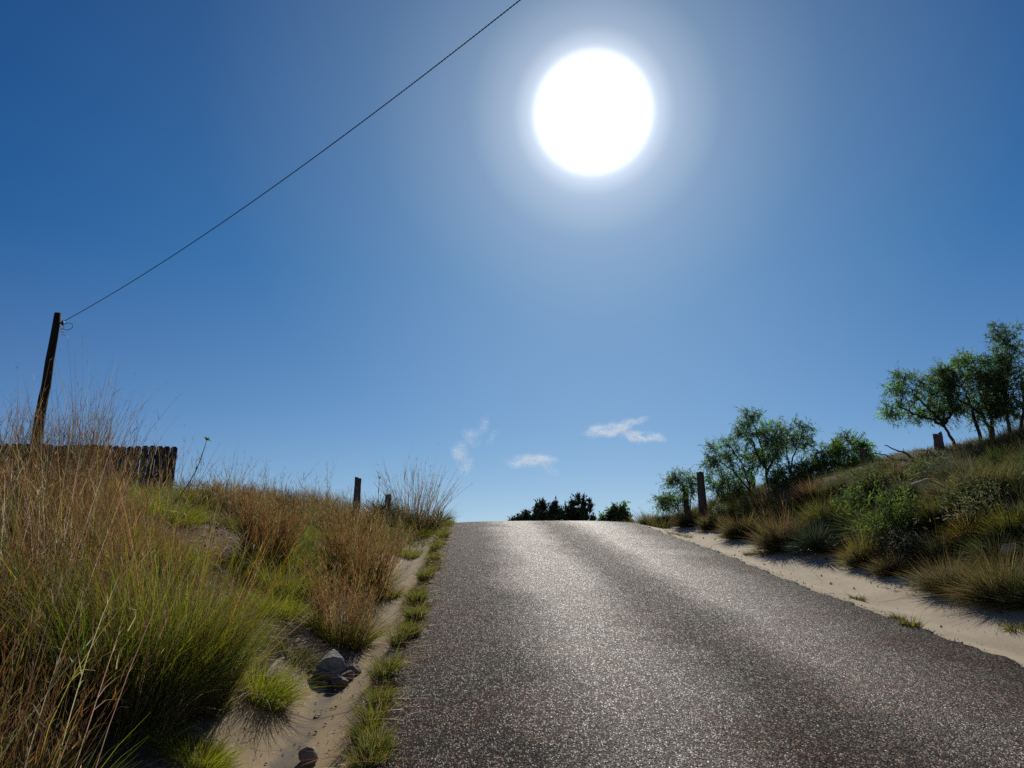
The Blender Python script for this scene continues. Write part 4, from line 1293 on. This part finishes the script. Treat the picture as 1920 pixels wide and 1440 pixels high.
# service wire, two strands twisted together, sagging over the road
w1 = at(975, 0, 8.6)
g = Geo()
s_ = np.concatenate([np.linspace(0, 1.1, 2400), np.linspace(1.1, 2.6, 300)[1:]])
sag = .30
P = np.array(wa) + np.outer(s_, np.array(w1 - wa))
P[:, 2] -= 4 * sag * s_ * (1 - s_)
ln = np.linalg.norm(np.array(w1 - wa))
ph = s_ * ln / .07 * 2 * np.pi / 1.6
ax = nrm(np.array(w1 - wa))
e1 = nrm(np.cross(ax, [0, 0, 1])); e2 = np.cross(ax, e1)
for k in (0, np.pi):
    tube(g, P + .004 * (np.cos(ph + k)[:, None] * e1 + np.sin(ph + k)[:, None] * e2), .0055, 5, (.03, .03, .032))
o = g.build('overhead_wire', M['steel'], tuple(wa), smooth=True)
tag(o, 'black twisted service wire running from the utility pole up across the sky', 'wire')


# ------------------------------------------------------------------ rocks
def rock(label, b, sx, sy, sz, colr, name='rock', cat='rock', rot=0, rough=.4, sink=.12, group=None, sub=4, cuts=20):
    import bmesh
    bm = bmesh.new()
    bmesh.ops.create_icosphere(bm, subdivisions=sub, radius=1)
    pts = nrm(rng.normal(size=(cuts, 3)))
    ds = rng.uniform(.55, .98, cuts)
    for v in bm.verts:
        c = np.array(v.co)
        c = c / (np.abs(c) ** 3).sum() ** (1 / 3)
        c = c * (1 + rough * (.5 * mnoise.noise(Vector(c * 1.5 + sx * 50)) + .35 * mnoise.noise(Vector(c * 3.3 + sy * 70))))
        # chop with random planes for a broken, facetted outline
        for n_, d_ in zip(pts, ds):
            e = c @ n_ - d_
            if e > 0: c = c - n_ * e
        c = c * (1 + .03 * mnoise.noise(Vector(c * 11)))
        v.co = Vector((c[0] * sx, c[1] * sy, c[2] * sz))
    bm.verts.ensure_lookup_table()
    V = np.array([v.co for v in bm.verts])
    Fq = np.array([[v.index for v in f.verts] + [f.verts[2].index] for f in bm.faces])
    bm.free()
    cr, sr = math.cos(rot), math.sin(rot)
    V = V @ np.array([[cr, sr, 0], [-sr, cr, 0], [0, 0, 1]])
    b = (b[0], b[1], b[2] + sz * (.8 - sink))
    g = Geo()
    g.add(V + np.array(b), Fq, colr)
    o = g.build(name, M['stone'], b)
    return tag(o, label, cat, group)

b = hit(622, 1272)
rock('grey angular boulder sitting in the left gutter, largest stone there', b, .135, .11, .155, (.24, .23, .21), 'boulder', 'boulder', .4, rough=.8, cuts=18)
rock('reddish stone tucked under the right side of the grey boulder', (b[0] + .15, b[1] - .10, b[2] - .03), .075, .07, .065, (.17, .135, .12), rot=1)
rock('flat stone under the left front of the grey boulder', (b[0] - .06, b[1] - .14, b[2]), .10, .09, .055, (.17, .14, .125), rot=2)
rock('small dark clod in front of the grey boulder', (b[0] + .10, b[1] - .28, b[2] - .05), .08, .06, .05, (.15, .12, .10), rot=.3)
rock('blocky brown stone leaning against the right of the grey boulder', (b[0] + .17, b[1] + .03, b[2]), .07, .07, .075, (.19, .15, .13), rot=2.4)
rock('dark jagged stone in the middle of the pile before the grey boulder', (b[0] + .04, b[1] - .17, b[2] - .04), .075, .06, .06, (.15, .125, .115), rot=1.1)
rock('smallest stone at the front of the boulder pile', (b[0] - .02, b[1] - .25, b[2] - .05), .04, .035, .03, (.2, .165, .145), rot=.6)
rock('tiny stone left of the grey boulder', (b[0] - .19, b[1] - .02, b[2]), .05, .05, .04, (.18, .15, .13), rot=1.7)
b2 = hit(578, 1432)
rock('brown and grey stone in the gutter at the bottom edge of the photo', b2, .065, .06, .055, (.24, .18, .14), rot=.8)
rock('smaller stone behind the one at the bottom edge of the gutter', (b2[0] - .02, b2[1] + .09, b2[2]), .045, .04, .04, (.20, .13, .09), rot=.1)
rock('pale flat stone on the right bank at the edge of the photo', hit(1905, 1052), .17, .13, .10, (.40, .34, .26), rot=.3)
rock('long pale rock slab on the upper right slope below the leaning mesquite', hit(1745, 917), .32, .16, .10, (.34, .31, .27), rot=-.3)
rock('pale stone left of the long rock slab on the right slope', hit(1662, 915), .20, .12, .07, (.36, .33, .29), rot=.2)
rock('tan stone at the top edge of the reddish soil patch on the left bank', hit(322, 972), .20, .14, .10, (.36, .30, .23), rot=.5)

# gravel scattered in both gutters and on the soil
g = Geo()
def pebbles(n, u0, u1, v0, v1, smin, smax, cols):
    p = scatter(n, u0, u1, v0, v1)
    k = len(p)
    z = ground_z(p[:, 0], p[:, 1], False)
    s = np.exp(rng.uniform(math.log(smin), math.log(smax), k))
    base = np.array([(1, 0, 0), (0, 1, 0), (-1, 0, 0), (0, -1, 0), (0, 0, .8), (0, 0, -.6)], float)
    V = base[None] * s[:, None, None] * rng.uniform(.6, 1.3, (k, 6, 1)) + np.concatenate([p, (z + s * .3)[:, None]], 1)[:, None]
    f = np.array([(0, 1, 4, 4), (1, 2, 4, 4), (2, 3, 4, 4), (3, 0, 4, 4), (1, 0, 5, 5), (2, 1, 5, 5), (3, 2, 5, 5), (0, 3, 5, 5)])
    Fq = (np.arange(k) * 6)[:, None, None] + f[None]
    g.add(V.reshape(-1, 3), Fq.reshape(-1, 4), np.repeat(vary(mixpick(cols, k), k), 6, 0))
DK = [(.10, .08, .06), (.16, .13, .10), (.07, .055, .045)]
PALE = [(.45, .40, .32), (.36, .31, .25), (.28, .23, .18)]
pebbles(60, 4.3, 5.5, 4, 19, .008, .022, DK)
pebbles(160, 4.25, 5.6, 4, 19, .004, .009, DK + PALE)
pebbles(900, -1.5, -.6, 3.5, 16, .003, .009, PALE + DK)
pebbles(60, -1.25, -.9, 5.2, 8.5, .005, .016, DK + PALE)
pebbles(1500, -5, -1.45, 4.6, 14, .008, .035, PALE + DK)
pebbles(900, 5.5, 12, 5, 20, .01, .05, PALE + DK)
pebbles(260, -.62, -.42, 3.4, 16, .004, .012, DK + PALE)
pebbles(300, 4.1, 4.3, 3.4, 16, .004, .012, DK)
o = g.build('gravel', M['stone'])
tag(o, 'small loose gravel scattered over gutters and bare soil', 'gravel', kind='stuff')


# ------------------------------------------------------------------ clouds: three thin wisps far beyond the hill
def cloud(label, px, py, dist, blobs, dens, seed):
    """blobs: soft ellipses (dx, dy, rx, ry, tilt, weight) in photo-sized units about the centre"""
    import bmesh
    c = EYE + ray(px, py).normalized() * dist
    k = dist / F
    X = max(abs(b[0]) + max(b[2], b[3]) for b in blobs) * k
    Z = max(abs(b[1]) + max(b[2] * abs(math.sin(b[4])), b[3]) for b in blobs) * k
    Y = .6 * X
    bm = bmesh.new()
    bmesh.ops.create_icosphere(bm, subdivisions=3, radius=1)
    for v in bm.verts:
        v.co = Vector((v.co.x * X * 1.25, v.co.y * Y * 1.25, v.co.z * Z * 1.35))
    me = bpy.data.meshes.new('cloud'); bm.to_mesh(me); bm.free()
    o = bpy.data.objects.new('cloud', me)
    col.objects.link(o)
    o.location = c
    o.rotation_euler = (0, 0, YAW)
    m, nt, out = mat('wispy_cloud')
    tc = N(nt, 'ShaderNodeTexCoord')
    P = N(nt, 'ShaderNodeMapping', {'Vector': tc.outputs['Object'], 'Scale': (1 / k, 1 / k, 1 / k)}).outputs[0]
    nz = N(nt, 'ShaderNodeTexNoise', {'Vector': N(nt, 'ShaderNodeMapping', {'Vector': P, 'Location': (seed, seed, seed)}).outputs[0], 'Scale': .045, 'Detail': 4})
    off = N(nt, 'ShaderNodeVectorMath', {0: nz.outputs['Color'], 1: (.5, .5, .5)}, operation='SUBTRACT')
    off = N(nt, 'ShaderNodeVectorMath', {0: off.outputs[0], 'Scale': 26.0}, operation='SCALE')
    W = N(nt, 'ShaderNodeVectorMath', {0: P, 1: off.outputs[0]}, operation='ADD').outputs[0]
    tot = None
    for dx, dy, rx, ry, tilt, wt in blobs:
        mp = N(nt, 'ShaderNodeMapping', {'Vector': W, 'Location': (dx, 0, dy), 'Rotation': (0, -tilt, 0), 'Scale': (rx, min(rx, Y / k), ry)}, vector_type='TEXTURE')
        ln = N(nt, 'ShaderNodeVectorMath', {0: mp.outputs[0]}, operation='LENGTH')
        f = ramp(nt, ln.outputs['Value'], [(0, wt), (.45, wt * .5), (1.0, 0.0)])
        tot = f if tot is None else math_(nt, 'ADD', tot, f)
    fine = N(nt, 'ShaderNodeTexNoise', {'Vector': N(nt, 'ShaderNodeMapping', {'Vector': W, 'Location': (seed * 3, 0, seed), 'Scale': (1, 1, 2.2)}).outputs[0], 'Scale': .05, 'Detail': 6, 'Roughness': .62})
    d = math_(nt, 'MULTIPLY', math_(nt, 'MULTIPLY', tot, ramp(nt, fine.outputs[0], [(.36, 0.05), (.62, 1.0)])), dens)
    v = N(nt, 'ShaderNodeVolumePrincipled', {'Color': (.90, .96, 1, 1), 'Density': d, 'Anisotropy': .3})
    nt.links.new(v.outputs[0], out.inputs['Volume'])
    me.materials.append(m)
    return tag(o, label, 'cloud', 'thin clouds low over the crest')


cloud('brightest wispy cloud, hooked, above the crest of the road on the right', 1172, 808, 1500,
      [(-32, 1, 46, 10, .08, .8), (-2, 8, 26, 12, .5, 1.0), (24, 19, 24, 6, .15, .6), (18, -10, 30, 9, -.25, 1.2), (48, -13, 30, 8, -.05, 1.0), (-55, -2, 30, 6, 0, .4)], .05, 1.3)
cloud('flat faint cloud streak low above the road crest', 995, 864, 1500, [(0, 0, 56, 12, .04, 1.0), (22, 6, 34, 7, .02, .7), (36, -16, 26, 10, -.6, .3)], .034, 4.1)
cloud('faint curling wisp of cloud, leftmost above the crest', 888, 834, 1500,
      [(-26, -16, 18, 30, .25, 1.0), (-10, -40, 14, 24, -.45, .6), (-6, 14, 20, 26, .5, .5), (16, 34, 11, 26, -.5, .9), (34, 12, 10, 22, -.6, .6)], .034, 7.7)
scene.cycles.volume_max_steps = 64
